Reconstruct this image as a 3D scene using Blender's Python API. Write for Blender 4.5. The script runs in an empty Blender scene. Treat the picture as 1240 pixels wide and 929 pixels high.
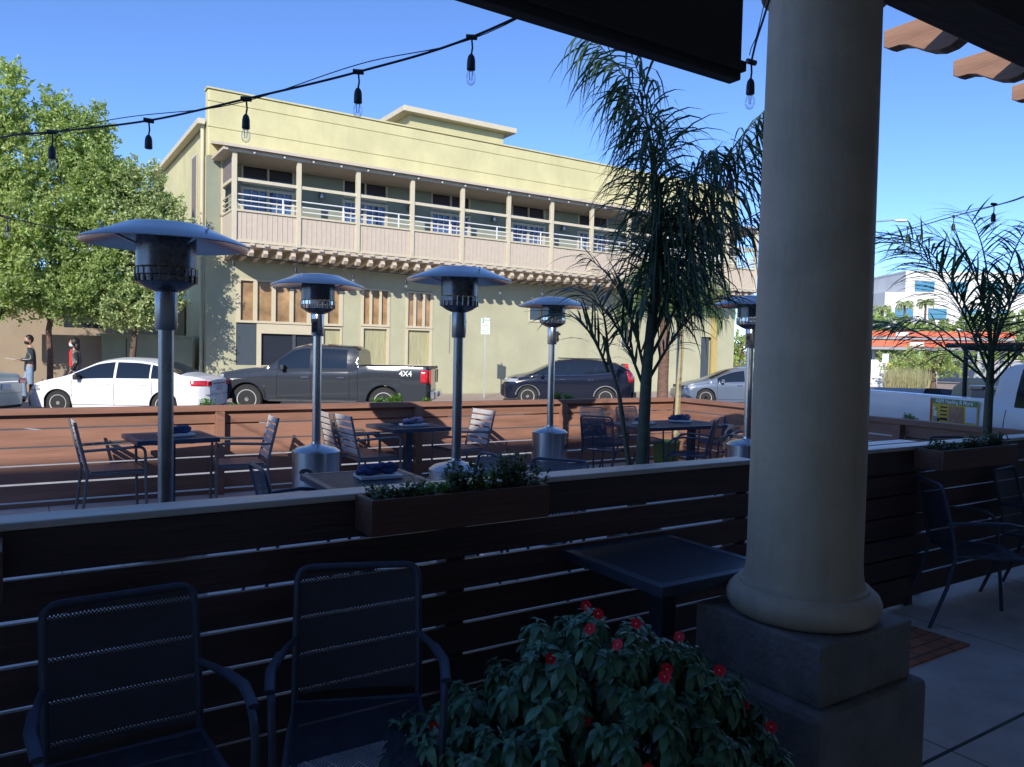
import bpy, math, random
from mathutils import Vector, Matrix
random.seed(7)
R = math.radians
SC = bpy.context.scene
COL = SC.collection
U = random.uniform

# ------------------------------------------------------------------ materials
def mat(name, col, rough=.6, metal=0., var=0., vscale=6., bump=0., bscale=60., spec=.5, island=0., trans=0., stretch=None, coat=0., emit=None):
    m = bpy.data.materials.new(name); m.use_nodes = True
    nt = m.node_tree; N = nt.nodes; L = nt.links
    b = N['Principled BSDF']
    b.inputs['Base Color'].default_value = (*col, 1)
    b.inputs['Roughness'].default_value = rough
    b.inputs['Metallic'].default_value = metal
    b.inputs['Specular IOR Level'].default_value = spec
    if coat: b.inputs['Coat Weight'].default_value = coat; b.inputs['Coat Roughness'].default_value = .05
    tc = N.new('ShaderNodeTexCoord')
    mp = N.new('ShaderNodeMapping'); L.new(tc.outputs['Object'], mp.inputs['Vector'])
    if stretch: mp.inputs['Scale'].default_value = stretch
    src = None
    if var:
        n = N.new('ShaderNodeTexNoise'); n.inputs['Scale'].default_value = vscale; n.inputs['Detail'].default_value = 6
        n.inputs['Roughness'].default_value = .65
        L.new(mp.outputs[0], n.inputs['Vector'])
        mr = N.new('ShaderNodeMapRange'); mr.inputs['From Min'].default_value = .3; mr.inputs['From Max'].default_value = .7
        mr.inputs['To Min'].default_value = 1 - var; mr.inputs['To Max'].default_value = 1 + var
        L.new(n.outputs['Fac'], mr.inputs['Value']); src = mr.outputs[0]
        r2 = N.new('ShaderNodeMapRange'); r2.inputs['From Min'].default_value = .3; r2.inputs['From Max'].default_value = .7
        r2.inputs['To Min'].default_value = max(0, rough - .12 * min(1, var * 3)); r2.inputs['To Max'].default_value = min(1, rough + .12 * min(1, var * 3))
        L.new(n.outputs['Fac'], r2.inputs['Value']); L.new(r2.outputs[0], b.inputs['Roughness'])
    if island:
        g = N.new('ShaderNodeNewGeometry')
        mr = N.new('ShaderNodeMapRange'); mr.inputs['To Min'].default_value = 1 - island; mr.inputs['To Max'].default_value = 1 + island
        L.new(g.outputs['Random Per Island'], mr.inputs['Value'])
        if src:
            mu = N.new('ShaderNodeMath'); mu.operation = 'MULTIPLY'; L.new(src, mu.inputs[0]); L.new(mr.outputs[0], mu.inputs[1]); src = mu.outputs[0]
        else: src = mr.outputs[0]
    if src:
        hv = N.new('ShaderNodeHueSaturation'); hv.inputs['Color'].default_value = (*col, 1)
        L.new(src, hv.inputs['Value']); L.new(hv.outputs[0], b.inputs['Base Color'])
        csock = hv.outputs[0]
    if bump:
        n2 = N.new('ShaderNodeTexNoise'); n2.inputs['Scale'].default_value = bscale; n2.inputs['Detail'].default_value = 5
        L.new(mp.outputs[0], n2.inputs['Vector'])
        bp = N.new('ShaderNodeBump'); bp.inputs['Strength'].default_value = bump; bp.inputs['Distance'].default_value = .01
        L.new(n2.outputs['Fac'], bp.inputs['Height']); L.new(bp.outputs[0], b.inputs['Normal'])
    if trans:
        t = N.new('ShaderNodeBsdfTranslucent'); t.inputs['Color'].default_value = (col[0] * 1.6, col[1] * 1.7, col[2] * .9, 1)
        if src:
            h2 = N.new('ShaderNodeHueSaturation'); h2.inputs['Color'].default_value = (min(1, col[0] * 1.6), min(1, col[1] * 1.7), col[2] * .9, 1)
            L.new(src, h2.inputs['Value']); L.new(h2.outputs[0], t.inputs['Color'])
        mx = N.new('ShaderNodeMixShader'); mx.inputs[0].default_value = trans
        L.new(b.outputs[0], mx.inputs[1]); L.new(t.outputs[0], mx.inputs[2])
        L.new(mx.outputs[0], N['Material Output'].inputs['Surface'])
    if emit:
        b.inputs['Emission Color'].default_value = (*emit[0], 1); b.inputs['Emission Strength'].default_value = emit[1]
    return m

def glass_mat(name, col=(1, 1, 1), t=.75, rough=.02):
    m = bpy.data.materials.new(name); m.use_nodes = True
    nt = m.node_tree; N = nt.nodes; L = nt.links
    N.remove(N['Principled BSDF'])
    tr = N.new('ShaderNodeBsdfTransparent'); tr.inputs[0].default_value = (*col, 1)
    gl = N.new('ShaderNodeBsdfGlossy'); gl.inputs['Roughness'].default_value = rough
    lw = N.new('ShaderNodeLayerWeight'); lw.inputs['Blend'].default_value = 1 - t
    mx = N.new('ShaderNodeMixShader'); L.new(lw.outputs['Facing'], mx.inputs[0])
    L.new(tr.outputs[0], mx.inputs[1]); L.new(gl.outputs[0], mx.inputs[2])
    L.new(mx.outputs[0], N['Material Output'].inputs['Surface'])
    return m

# concrete slab floor with sawn joints (pattern lives in the material)
def concrete_joint_mat():
    m = mat('patio_concrete', (.58, .53, .49), .7, var=.16, vscale=3, bump=.25, bscale=90)
    nt = m.node_tree; N = nt.nodes; L = nt.links; b = N['Principled BSDF']
    src = b.inputs['Base Color'].links[0].from_socket
    tc = N.new('ShaderNodeTexCoord'); sp = N.new('ShaderNodeSeparateXYZ'); L.new(tc.outputs['Object'], sp.inputs[0])
    outs = []
    for ax, off, pit in (('X', 4.78, 1.5), ('Y', 1.63, 1.5)):
        a = N.new('ShaderNodeMath'); a.operation = 'SUBTRACT'; L.new(sp.outputs[ax], a.inputs[0]); a.inputs[1].default_value = off
        p = N.new('ShaderNodeMath'); p.operation = 'PINGPONG'; L.new(a.outputs[0], p.inputs[0]); p.inputs[1].default_value = pit / 2
        g = N.new('ShaderNodeMath'); g.operation = 'GREATER_THAN'; L.new(p.outputs[0], g.inputs[0]); g.inputs[1].default_value = .009 if ax == 'Y' else .004
        outs.append(g.outputs[0])
    mm = N.new('ShaderNodeMath'); mm.operation = 'MULTIPLY'; L.new(outs[0], mm.inputs[0]); L.new(outs[1], mm.inputs[1])
    mx = N.new('ShaderNodeMix'); mx.data_type = 'RGBA'
    L.new(mm.outputs[0], mx.inputs['Factor']); mx.inputs['A'].default_value = (.03, .03, .03, 1); L.new(src, mx.inputs['B'])
    L.new(mx.outputs['Result'], b.inputs['Base Color'])
    return m

def brick_mat(name, c1, c2, mortar, scale):
    m = mat(name, c1, .8)
    N = m.node_tree.nodes; L = m.node_tree.links
    tc = N.new('ShaderNodeTexCoord'); br = N.new('ShaderNodeTexBrick')
    br.inputs['Scale'].default_value = scale; br.inputs['Color1'].default_value = (*c1, 1); br.inputs['Color2'].default_value = (*c2, 1)
    br.inputs['Mortar'].default_value = (*mortar, 1); br.inputs['Mortar Size'].default_value = .02
    L.new(tc.outputs['Object'], br.inputs['Vector']); L.new(br.outputs['Color'], N['Principled BSDF'].inputs['Base Color'])
    return m

M = {}
M['concrete'] = concrete_joint_mat()
M['wood_shaded'] = mat('shaded_redwood', (.075, .043, .04), .5, island=.22, var=.35, vscale=9, bump=.35, bscale=40, stretch=(.12, 1, 1.6))  # same wood as the far fence, shade darkened into the colour
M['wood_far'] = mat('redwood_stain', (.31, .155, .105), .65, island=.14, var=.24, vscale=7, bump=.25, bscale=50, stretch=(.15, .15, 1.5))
M['wood_cap'] = mat('weathered_cap', (.58, .53, .48), .38, var=.3, vscale=5, bump=.3, bscale=60, stretch=(.15, 1.5, 1))
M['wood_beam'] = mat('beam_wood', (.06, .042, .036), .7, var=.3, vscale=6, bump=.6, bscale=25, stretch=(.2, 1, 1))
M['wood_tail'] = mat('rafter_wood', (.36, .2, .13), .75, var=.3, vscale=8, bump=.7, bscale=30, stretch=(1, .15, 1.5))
M['fascia'] = mat('dark_fascia', (.03, .026, .026), .6, var=.2, bump=.2)
M['col'] = mat('column_paint', (.5, .4, .29), .62, var=.16, vscale=3.5, bump=.3, bscale=30)
M['ped'] = mat('pedestal_plaster', (.19, .175, .17), .68, var=.3, vscale=5, bump=.9, bscale=45)
M['back'] = mat('restaurant_stucco', (.78, .7, .6), .9, var=.1, bump=.4, bscale=80)  # unseen wall, kept pale to bounce fill light onto the foreground
M['ceil'] = mat('porch_soffit', (.78, .72, .64), .8, var=.2, bump=.2)  # soffit out of view, kept pale to bounce fill light
M['iron'] = mat('black_iron', (.055, .07, .105), .42, metal=.25, var=.2, vscale=20, bump=.05, spec=.5)
M['mesh'] = mat('mesh_steel', (.045, .055, .085), .45, metal=.3, var=.15, vscale=20)
M['alu'] = mat('slat_aluminium', (.6, .57, .53), .5, metal=.1, var=.14, vscale=15)
M['alud'] = mat('chair_frame_grey', (.2, .19, .19), .42, metal=.5, var=.1, vscale=15)
M['steel'] = mat('stainless', (.62, .62, .63), .24, metal=1., var=.07, vscale=3, stretch=(20, 20, 1), bump=.02)
M['gun'] = mat('gunmetal', (.34, .35, .37), .3, metal=.95, var=.1, vscale=8)
M['dish'] = mat('dish_aluminium', (.62, .62, .6), .26, metal=1., var=.05, vscale=4)
M['burner'] = mat('burner_mesh', (.16, .16, .17), .3, metal=.9, var=.3, vscale=40)
M['hammer'] = mat('hammered_silver', (.55, .55, .56), .3, metal=.95, var=.15, vscale=30, bump=.5, bscale=45)
M['black'] = mat('black_rubber', (.018, .018, .02), .6, var=.2, vscale=15)
M['napkin'] = mat('napkin_blue', (.035, .055, .15), .9, var=.25, vscale=20, bump=.3, bscale=50)
M['menu'] = mat('menu_paper', (.62, .62, .6), .6, var=.08)
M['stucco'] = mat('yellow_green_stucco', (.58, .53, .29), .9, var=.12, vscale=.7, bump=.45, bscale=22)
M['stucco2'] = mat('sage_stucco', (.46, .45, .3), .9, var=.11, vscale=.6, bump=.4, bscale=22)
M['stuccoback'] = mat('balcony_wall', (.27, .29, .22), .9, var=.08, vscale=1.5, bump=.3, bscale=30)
def streaks(m, amt, sc):
    N = m.node_tree.nodes; L = m.node_tree.links; b = N['Principled BSDF']; src = b.inputs['Base Color'].links[0].from_socket
    tc = N.new('ShaderNodeTexCoord'); mp = N.new('ShaderNodeMapping'); mp.inputs['Scale'].default_value = sc; L.new(tc.outputs['Object'], mp.inputs['Vector'])
    n = N.new('ShaderNodeTexNoise'); n.inputs['Scale'].default_value = 1.; n.inputs['Detail'].default_value = 7; n.inputs['Roughness'].default_value = .7; L.new(mp.outputs[0], n.inputs['Vector'])
    mr = N.new('ShaderNodeMapRange'); mr.inputs['From Min'].default_value = .5; mr.inputs['From Max'].default_value = .75; mr.inputs['To Min'].default_value = 0; mr.inputs['To Max'].default_value = amt; L.new(n.outputs['Fac'], mr.inputs['Value'])
    mx = N.new('ShaderNodeMix'); mx.data_type = 'RGBA'; L.new(mr.outputs[0], mx.inputs['Factor']); L.new(src, mx.inputs['A']); mx.inputs['B'].default_value = (.22, .19, .13, 1); L.new(mx.outputs['Result'], b.inputs['Base Color'])
M['cream'] = mat('cream_trim', (.6, .53, .38), .7, var=.06, vscale=4, bump=.1)
M['beige'] = mat('beige_panel', (.56, .47, .37), .75, var=.06, vscale=5, bump=.15)
M['tanwall'] = mat('tan_stucco', (.36, .28, .2), .9, var=.08, vscale=1, bump=.4, bscale=20)
M['greenwall'] = mat('pale_green_wall', (.33, .35, .24), .9, var=.1, vscale=1.5, bump=.4, bscale=20)
M['winglass'] = mat('window_glass', (.03, .035, .05), .05, spec=.9)
M['reflectpane'] = mat('door_pane', (.05, .12, .3), .05, spec=.9)  # blue sky reflection put into the pane colour
M['orangepane'] = mat('shade_behind_glass', (.36, .23, .12), .12, var=.5, vscale=1.6, spec=.6)
M['curtain'] = mat('curtain', (.4, .38, .22), .7, var=.25, vscale=6, stretch=(6, 1, .3))
M['darkdoor'] = mat('shutter_slate', (.06, .08, .1), .6, var=.12, vscale=9, stretch=(8, 1, .3))
M['asphalt'] = mat('asphalt', (.11, .108, .105), .88, var=.2, vscale=3, bump=.5, bscale=90)
M['earth'] = mat('ground_dust', (.28, .23, .17), .95, var=.2, vscale=.3, bump=.3, bscale=3)
M['walk'] = mat('sidewalk', (.42, .33, .27), .85, var=.12, vscale=1.5, bump=.3, bscale=50)
M['kerb'] = mat('kerb', (.5, .47, .43), .85, var=.15, vscale=3, bump=.3)
M['white'] = mat('white_paint', (.78, .78, .76), .5, var=.04, vscale=4)
M['wallwhite'] = mat('white_render', (.74, .72, .68), .8, var=.05, vscale=.3)
M['blueglass'] = mat('blue_glass', (.06, .2, .3), .06, spec=1., var=.2, vscale=.3)
M['orange'] = mat('orange_paint', (.72, .14, .06), .55, var=.06, vscale=1)
M['greymetal'] = mat('grey_metal', (.27, .27, .29), .5, metal=.3, var=.08)
M['galv'] = mat('galvanised_post', (.35, .38, .38), .45, metal=.6, var=.1, vscale=15)
M['bark'] = mat('bark', (.13, .085, .06), .9, var=.4, vscale=10, bump=.9, bscale=18, stretch=(1, 1, .3))
M['barkred'] = mat('palm_bark', (.16, .09, .065), .9, var=.4, vscale=10, bump=.9, bscale=25, stretch=(.5, .5, 2))
M['palestem'] = mat('pale_stem', (.42, .36, .2), .7, var=.15, vscale=10, stretch=(1, 1, 3))
M['stem'] = mat('palm_stem', (.075, .09, .06), .55, var=.3, vscale=12, stretch=(1, 1, 3), bump=.3)
M['leafA'] = mat('leaf_light', (.37, .44, .16), .5, island=.4, trans=.4)
M['leafB'] = mat('leaf_mid', (.34, .42, .16), .5, island=.4, trans=.4)
M['leafO'] = mat('leaf_olive', (.38, .44, .2), .6, island=.4, trans=.3)
M['palmleaf'] = mat('palm_leaf', (.06, .105, .06), .38, island=.35, trans=.22)
M['palmpale'] = mat('palm_leaf_pale', (.13, .2, .075), .45, island=.4, trans=.35)
M['grassdry'] = mat('dry_grass', (.4, .36, .2), .8, island=.3, trans=.3)
M['vinca'] = mat('vinca_leaf', (.085, .2, .115), .3, island=.5, trans=.12)
M['herb'] = mat('herb_leaf', (.075, .13, .055), .45, island=.4, trans=.2)
M['herbl'] = mat('herb_leaf_bright', (.14, .3, .04), .5, island=.35, trans=.35)
M['red'] = mat('flower_red', (.72, .005, .02), .45, island=.2, trans=.15)
M['flowereye'] = mat('flower_eye', (.75, .6, .6), .5)
M['terra'] = mat('dark_pot', (.06, .05, .045), .6, var=.2, vscale=8, bump=.2)
M['greenpot'] = mat('green_pot', (.16, .26, .07), .5, var=.12, vscale=6)
M['soil'] = mat('soil', (.05, .035, .025), .95, var=.3, vscale=30, bump=.8)
M['cable'] = mat('cable', (.02, .02, .022), .5)
M['bulb'] = glass_mat('bulb_glass', (.97, .98, 1), .72)
M['heatglass'] = mat('burner_glass', (.12, .12, .13), .2, metal=.7, var=.3, vscale=12)
M['filament'] = mat('filament', (.6, .5, .35), .4)
M['rug'] = brick_mat('brick_paver', (.5, .19, .1), (.4, .14, .08), (.12, .08, .06), 3.)
M['skin'] = mat('skin', (.5, .28, .19), .5)
M['leather'] = mat('leather', (.045, .055, .055), .35, var=.3, vscale=12, bump=.3, bscale=20)
M['jeans'] = mat('denim', (.24, .32, .42), .85, var=.2, vscale=14)
M['blackcloth'] = mat('black_cloth', (.02, .02, .022), .8, var=.2)
M['redcloth'] = mat('red_cloth', (.62, .03, .03), .75, var=.12, vscale=10)
M['greycloth'] = mat('grey_cloth', (.2, .17, .16), .85, var=.15, vscale=10)
M['hair'] = mat('dark_hair', (.018, .012, .01), .45, var=.4, vscale=20, bump=.6, bscale=60)
M['mask'] = mat('pale_mask', (.6, .66, .74), .7)
M['tyre'] = mat('tyre', (.02, .02, .021), .8, var=.2, vscale=20, bump=.3, bscale=60)
M['rim'] = mat('alloy', (.55, .55, .56), .35, metal=.4)
M['carglass'] = mat('car_glass', (.012, .018, .028), .05, spec=.5)
M['chrome'] = mat('chrome', (.75, .75, .76), .12, metal=1.)
M['tail'] = mat('tail_lamp', (.55, .02, .03), .15, spec=.8, coat=.6)
M['amber'] = mat('amber_lamp', (.7, .22, .03), .2, spec=.8)
M['headlamp'] = mat('head_lamp', (.6, .62, .63), .12, metal=.5)
M['plate'] = mat('plate', (.45, .5, .55), .5)
M['trimblack'] = mat('car_trim', (.02, .02, .022), .45, var=.1)
def carpaint(n, c, metal=.35):
    dark = max(c) < .06
    return mat(n, c, .1 if dark else .3, metal=0 if dark else metal * .4, var=.05, vscale=2, coat=0. if dark else .5, spec=.5)
M['pwhite'] = carpaint('paint_white', (.78, .78, .79), 0)
M['pgrey'] = carpaint('paint_charcoal', (.035, .04, .048), .5)
M['pblack'] = carpaint('paint_navy_black', (.012, .015, .03), .3)
M['pblue'] = carpaint('paint_steel_blue', (.13, .17, .24), .5)
M['psilver'] = carpaint('paint_silver_green', (.36, .42, .43), .5)
M['pbeige'] = carpaint('paint_beige', (.5, .42, .33), .2)
M['tarp'] = mat('tan_tarp', (.5, .42, .28), .8, var=.12, vscale=4, bump=.4, bscale=12)
M['stext_g'] = mat('sign_green', (.04, .3, .12), .5)
M['ochre'] = mat('ochre_stucco', (.5, .38, .14), .8, var=.1)
M['poster_y'] = mat('poster_yellow', (.62, .45, .06), .4, var=.15, vscale=6)
M['poster_r'] = mat('poster_red', (.5, .03, .035), .4)
M['poster_t'] = mat('poster_tan', (.35, .2, .12), .5, var=.4, vscale=14)
M['poster_g'] = mat('poster_green', (.12, .25, .12), .5, var=.3, vscale=10)
M['hydrant'] = mat('yellow_box', (.65, .5, .08), .5)
streaks(M['stucco'], .16, (1.6, 1.6, .35)); streaks(M['stucco2'], .18, (1.2, 1.2, .3)); streaks(M['ped'], .5, (7, 7, 2)); streaks(M['col'], .35, (9, 9, 1.2)); streaks(M['tanwall'], .4, (1, 1, .4)); streaks(M['concrete'], .5, (2.2, 2.2, 2)); streaks(M['wallwhite'], .2, (.4, .4, .1))

# ------------------------------------------------------------------ mesh helpers
class MB:
    def __init__(s): s.v = []; s.f = []; s.mi = []; s.m = 0
    def add(s, vs, fs):
        o = len(s.v); s.v += [tuple(v) for v in vs]
        for f in fs: s.f.append([i + o for i in f]); s.mi.append(s.m)
        return s
    def box(s, x0, x1, y0, y1, z0, z1):
        v = [(x0, y0, z0), (x1, y0, z0), (x1, y1, z0), (x0, y1, z0), (x0, y0, z1), (x1, y0, z1), (x1, y1, z1), (x0, y1, z1)]
        return s.add(v, [(0, 3, 2, 1), (4, 5, 6, 7), (0, 1, 5, 4), (1, 2, 6, 5), (2, 3, 7, 6), (3, 0, 4, 7)])
    def obox(s, c, sz, rz=0, ry=0, rx=0):
        mt = Matrix.Translation(c) @ Matrix.Rotation(rz, 4, 'Z') @ Matrix.Rotation(ry, 4, 'Y') @ Matrix.Rotation(rx, 4, 'X')
        a, b, d = sz[0] / 2, sz[1] / 2, sz[2] / 2
        v = [(-a, -b, -d), (a, -b, -d), (a, b, -d), (-a, b, -d), (-a, -b, d), (a, -b, d), (a, b, d), (-a, b, d)]
        return s.add([mt @ Vector(p) for p in v], [(0, 3, 2, 1), (4, 5, 6, 7), (0, 1, 5, 4), (1, 2, 6, 5), (2, 3, 7, 6), (3, 0, 4, 7)])
    def quad(s, a, b, c, d): return s.add([a, b, c, d], [(0, 1, 2, 3)])
    def lathe(s, prof, n=24, c=(0, 0, 0), cap=True, ph=0.):
        vs = []; fs = []; k = len(prof)
        for i in range(n):
            a = 2 * math.pi * i / n + ph
            for r, z in prof: vs.append((c[0] + r * math.cos(a), c[1] + r * math.sin(a), c[2] + z))
        for i in range(n):
            j = (i + 1) % n
            for q in range(k - 1): fs.append((i * k + q, j * k + q, j * k + q + 1, i * k + q + 1))
        if cap:
            if prof[0][0] > 1e-4: fs.append(tuple(i * k for i in range(n))[::-1])
            if prof[-1][0] > 1e-4: fs.append(tuple(i * k + k - 1 for i in range(n)))
        return s.add(vs, fs)
    def tube(s, pts, r, n=6, closed=False, flat=None):
        pts = [Vector(p) for p in pts]
        rs = r if isinstance(r, (list, tuple)) else [r] * len(pts)
        vs = []; fs = []; m = len(pts); prev = None
        for i, p in enumerate(pts):
            if closed: d = pts[(i + 1) % m] - pts[i - 1]
            else: d = (pts[min(i + 1, m - 1)] - pts[max(i - 1, 0)])
            d = d.normalized() if d.length > 1e-9 else Vector((0, 0, 1))
            if prev is None:
                up = Vector((0, 0, 1)) if abs(d.z) < .9 else Vector((1, 0, 0))
                a = d.cross(up).normalized()
            else:
                a = prev - d * prev.dot(d)
                a = a.normalized() if a.length > 1e-6 else d.cross(Vector((0, 0, 1))).normalized()
            prev = a; b = d.cross(a)
            for k in range(n):
                t = 2 * math.pi * k / n
                ra, rb = (rs[i], rs[i]) if not flat else (rs[i] * flat[0], rs[i] * flat[1])
                vs.append(p + a * (ra * math.cos(t)) + b * (rb * math.sin(t)))
        for i in range(m - (0 if closed else 1)):
            j = (i + 1) % m
            for k in range(n):
                l = (k + 1) % n
                fs.append((i * n + k, i * n + l, j * n + l, j * n + k))
        if not closed:
            fs.append(tuple(range(n))[::-1]); fs.append(tuple((m - 1) * n + k for k in range(n)))
        return s.add(vs, fs)
    def prism(s, poly, fn, t0, t1):
        # poly: 2D outline, fn(u,v,t)->3D
        k = len(poly)
        vs = [fn(u, v, t0) for u, v in poly] + [fn(u, v, t1) for u, v in poly]
        fs = [tuple(range(k))[::-1], tuple(range(k, 2 * k))] + [(i, (i + 1) % k, k + (i + 1) % k, k + i) for i in range(k)]
        return s.add(vs, fs)
    def sphere(s, c, r, n=12, sc=(1, 1, 1)):
        vs = []; fs = []; m = max(4, n // 2)
        for i in range(m + 1):
            t = math.pi * i / m
            for k in range(n):
                a = 2 * math.pi * k / n
                vs.append((c[0] + r * sc[0] * math.sin(t) * math.cos(a), c[1] + r * sc[1] * math.sin(t) * math.sin(a), c[2] + r * sc[2] * math.cos(t)))
        for i in range(m):
            for k in range(n):
                l = (k + 1) % n; fs.append((i * n + k, (i + 1) * n + k, (i + 1) * n + l, i * n + l))
        return s.add(vs, fs)
    def build(s, name, mats, parent=None, smooth=False, bevel=0, loc=None, angle=40):
        me = bpy.data.meshes.new(name); me.from_pydata(s.v, [], s.f)
        if not isinstance(mats, (list, tuple)): mats = [mats]
        for m in mats: me.materials.append(m)
        if len(mats) > 1: me.polygons.foreach_set('material_index', s.mi)
        if smooth:
            me.polygons.foreach_set('use_smooth', [True] * len(me.polygons))
            if angle < 180: me.set_sharp_from_angle(angle=R(angle))
        me.update()
        o = bpy.data.objects.new(name, me); COL.objects.link(o)
        if parent is not None: o.parent = parent
        if loc: o.location = loc
        if bevel:
            b = o.modifiers.new('bevel', 'BEVEL'); b.width = bevel; b.segments = 2; b.limit_method = 'ANGLE'; b.angle_limit = R(50)
        return o

def tag(o, label, cat, group=None, kind=None):
    if label: o['label'] = label
    if cat: o['category'] = cat
    if group: o['group'] = group
    if kind: o['kind'] = kind
    return o
def thing(name, label, cat, loc=(0, 0, 0), rz=0, group=None):
    o = bpy.data.objects.new(name, None); COL.objects.link(o); o.location = loc; o.rotation_euler = (0, 0, rz)
    o.empty_display_size = .2
    return tag(o, label, cat, group)
def struct(o): o['kind'] = 'structure'; return o
def dup(root, loc, rz, label, group=None):
    def cp(o, par):
        c = o.copy(); COL.objects.link(c); c.parent = par
        for ch in list(o.children): cp(ch, c)
        return c
    r = cp(root, None); r.location = loc; r.rotation_euler = (0, 0, rz); r['label'] = label
    if group: r['group'] = group
    return r
def arcpts(pts, rad=.05, seg=4):
    # round the corners of a polyline
    P = [Vector(p) for p in pts]; out = [P[0]]
    for i in range(1, len(P) - 1):
        a = (P[i - 1] - P[i]); b = (P[i + 1] - P[i]); ra = min(rad, a.length * .45, b.length * .45)
        s0 = P[i] + a.normalized() * ra; s1 = P[i] + b.normalized() * ra
        for k in range(seg + 1):
            t = k / seg; out.append(s0 * (1 - t) ** 2 + P[i] * 2 * t * (1 - t) + s1 * t * t)
    out.append(P[-1]); return out
def text(name, body, size, mt, parent, matrix, ext=.0015, bold=0.):
    cu = bpy.data.curves.new(name, 'FONT'); cu.body = body; cu.size = size; cu.extrude = ext; cu.offset = bold; cu.align_x = 'CENTER'; cu.align_y = 'CENTER'
    t = bpy.data.objects.new('tmp_text', cu); COL.objects.link(t)
    me = bpy.data.meshes.new_from_object(t.evaluated_get(bpy.context.evaluated_depsgraph_get()))
    bpy.data.objects.remove(t); me.materials.clear(); me.materials.append(mt)
    o = bpy.data.objects.new(name, me); COL.objects.link(o); o.parent = parent; o.matrix_local = matrix
    return o

# ------------------------------------------------------------------ world, sun, camera
SUN = Vector((-.9, -1., .65)).normalized()          # towards the sun
elev = math.asin(SUN.z); azi = math.atan2(SUN.x, SUN.y)
w = bpy.data.worlds.new('World'); SC.world = w; w.use_nodes = True
nt = w.node_tree; bg = nt.nodes['Background']
sky = nt.nodes.new('ShaderNodeTexSky'); sky.sky_type = 'NISHITA'; sky.sun_disc = False
sky.sun_elevation = elev; sky.sun_rotation = azi; sky.altitude = 300; sky.air_density = .62; sky.dust_density = 0.; sky.ozone_density = 5.0
hs = nt.nodes.new('ShaderNodeHueSaturation'); hs.inputs['Saturation'].default_value = 1.04; hs.inputs['Hue'].default_value = .505
nt.links.new(sky.outputs[0], hs.inputs['Color']); nt.links.new(hs.outputs[0], bg.inputs[0]); bg.inputs[1].default_value = .135
ld = bpy.data.lights.new('sun', 'SUN'); ld.energy = 2.65; ld.angle = R(.53); ld.color = (1, .94, .84)
lo = bpy.data.objects.new('sun', ld); COL.objects.link(lo); lo.rotation_euler = (-SUN).to_track_quat('-Z', 'Y').to_euler(); lo.location = (-20, -20, 30)
cam = bpy.data.cameras.new('camera'); co = bpy.data.objects.new('camera', cam); COL.objects.link(co)
cam.sensor_width = 36; cam.lens = 36 * 931 / 1240; cam.clip_end = 3000; cam.clip_start = .05
co.matrix_world = Matrix.Translation((0, 0, 1.62)) @ (Matrix.Rotation(-R(32.95), 4, 'Z') @ Matrix.Rotation(math.pi / 2 - R(2.3), 4, 'X') @ Matrix.Rotation(R(1.3), 4, 'Z'))
SC.camera = co
SC.view_settings.view_transform = 'Standard'; SC.view_settings.look = 'None'; SC.view_settings.gamma = 1; SC.view_settings.exposure = 1.0
SC.cycles.max_bounces = 8; SC.cycles.transparent_max_bounces = 24; SC.cycles.use_denoising = True
SC.cycles.sample_clamp_indirect = 6

# ------------------------------------------------------------------ ground
struct(MB().box(-400, 600, -300, 500, -.6, -.22).build('ground', M['earth']))
struct(MB().box(-150, 9.35, 8.93, 22.6, -.3, -.18).box(9.35, 150, -60, 22.6, -.3, -.18).build('street', M['asphalt']))
struct(MB().box(-150, 9.0, 8.94, 14.2, -.17, -.1).build('added_pale_walk', M['kerb']))  # pale strip added so the far fence gaps show bright
struct(MB().box(-13, 9.3, -2.4, 8.93, -.3, 0).build('patio_floor', M['concrete']))
k = MB(); k.box(-150, 120, 22.6, 22.78, -.3, -.035); struct(k.build('kerb', M['kerb'], bevel=.015))
struct(MB().box(-150, 120, 22.78, 26.45, -.3, -.04).build('sidewalk', M['walk']))
pl = MB()
for i in range(-8, 12):
    x = i * 4.6 + 1.2
    pl.add([(x, 17.2, -.176), (x + .12, 17.2, -.176), (x - 3.2 + .12, 21.9, -.176), (x - 3.2, 21.9, -.176)], [(0, 1, 2, 3)])
struct(pl.build('parking_lines', M['white']))
struct(MB().box(30, 90, 28, 60, -.23, -.19).build('parking_lot', M['walk']))

# ------------------------------------------------------------------ restaurant behind and above the camera
rb = thing('restaurant_building', 'restaurant porch roof and unseen walls shaped to shade the near patio', 'building')
b = MB()  # unseen walls: heights and gap shaped to set the sun's shade line
b.box(-30, -1.95, -3.8, -2.5, -.2, 7.76); b.box(-1.95, 1.7, -3.8, -2.5, -.2, 6.1); b.box(1.7, 26, -3.8, -2.5, -.2, 7.7); b.box(13, 13.3, -2.5, 1.7, -.2, 3.46)  # last box: unseen end wall added to darken the column's right side
b.build('wall', M['back'], rb)
MB().box(-14, 26, -2.5, 1.78, 3.46, 3.6).build('porch_roof', M['ceil'], rb)
b = MB()
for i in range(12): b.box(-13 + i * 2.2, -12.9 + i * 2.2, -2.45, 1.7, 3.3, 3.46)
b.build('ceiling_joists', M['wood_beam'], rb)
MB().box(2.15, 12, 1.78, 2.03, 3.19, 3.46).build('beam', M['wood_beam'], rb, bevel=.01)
def tail_mb():
    m = MB(); pr = [(0, .2), (.72, .19), (.72, .10), (.69, .085), (.63, .085), (.58, .07), (.53, .038), (.47, .005), (.41, -.012), (.35, -.006), (.30, .02), (.275, .055), (.22, .06), (0, .06)]
    return m.prism(pr, lambda u, v, t: (t, u, v), -.045, .045)
t0 = None
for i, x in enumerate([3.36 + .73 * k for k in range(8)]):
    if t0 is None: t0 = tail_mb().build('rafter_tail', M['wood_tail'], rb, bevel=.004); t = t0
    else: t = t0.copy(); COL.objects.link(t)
    t.location = (x, 1.82, 3.255)
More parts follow.
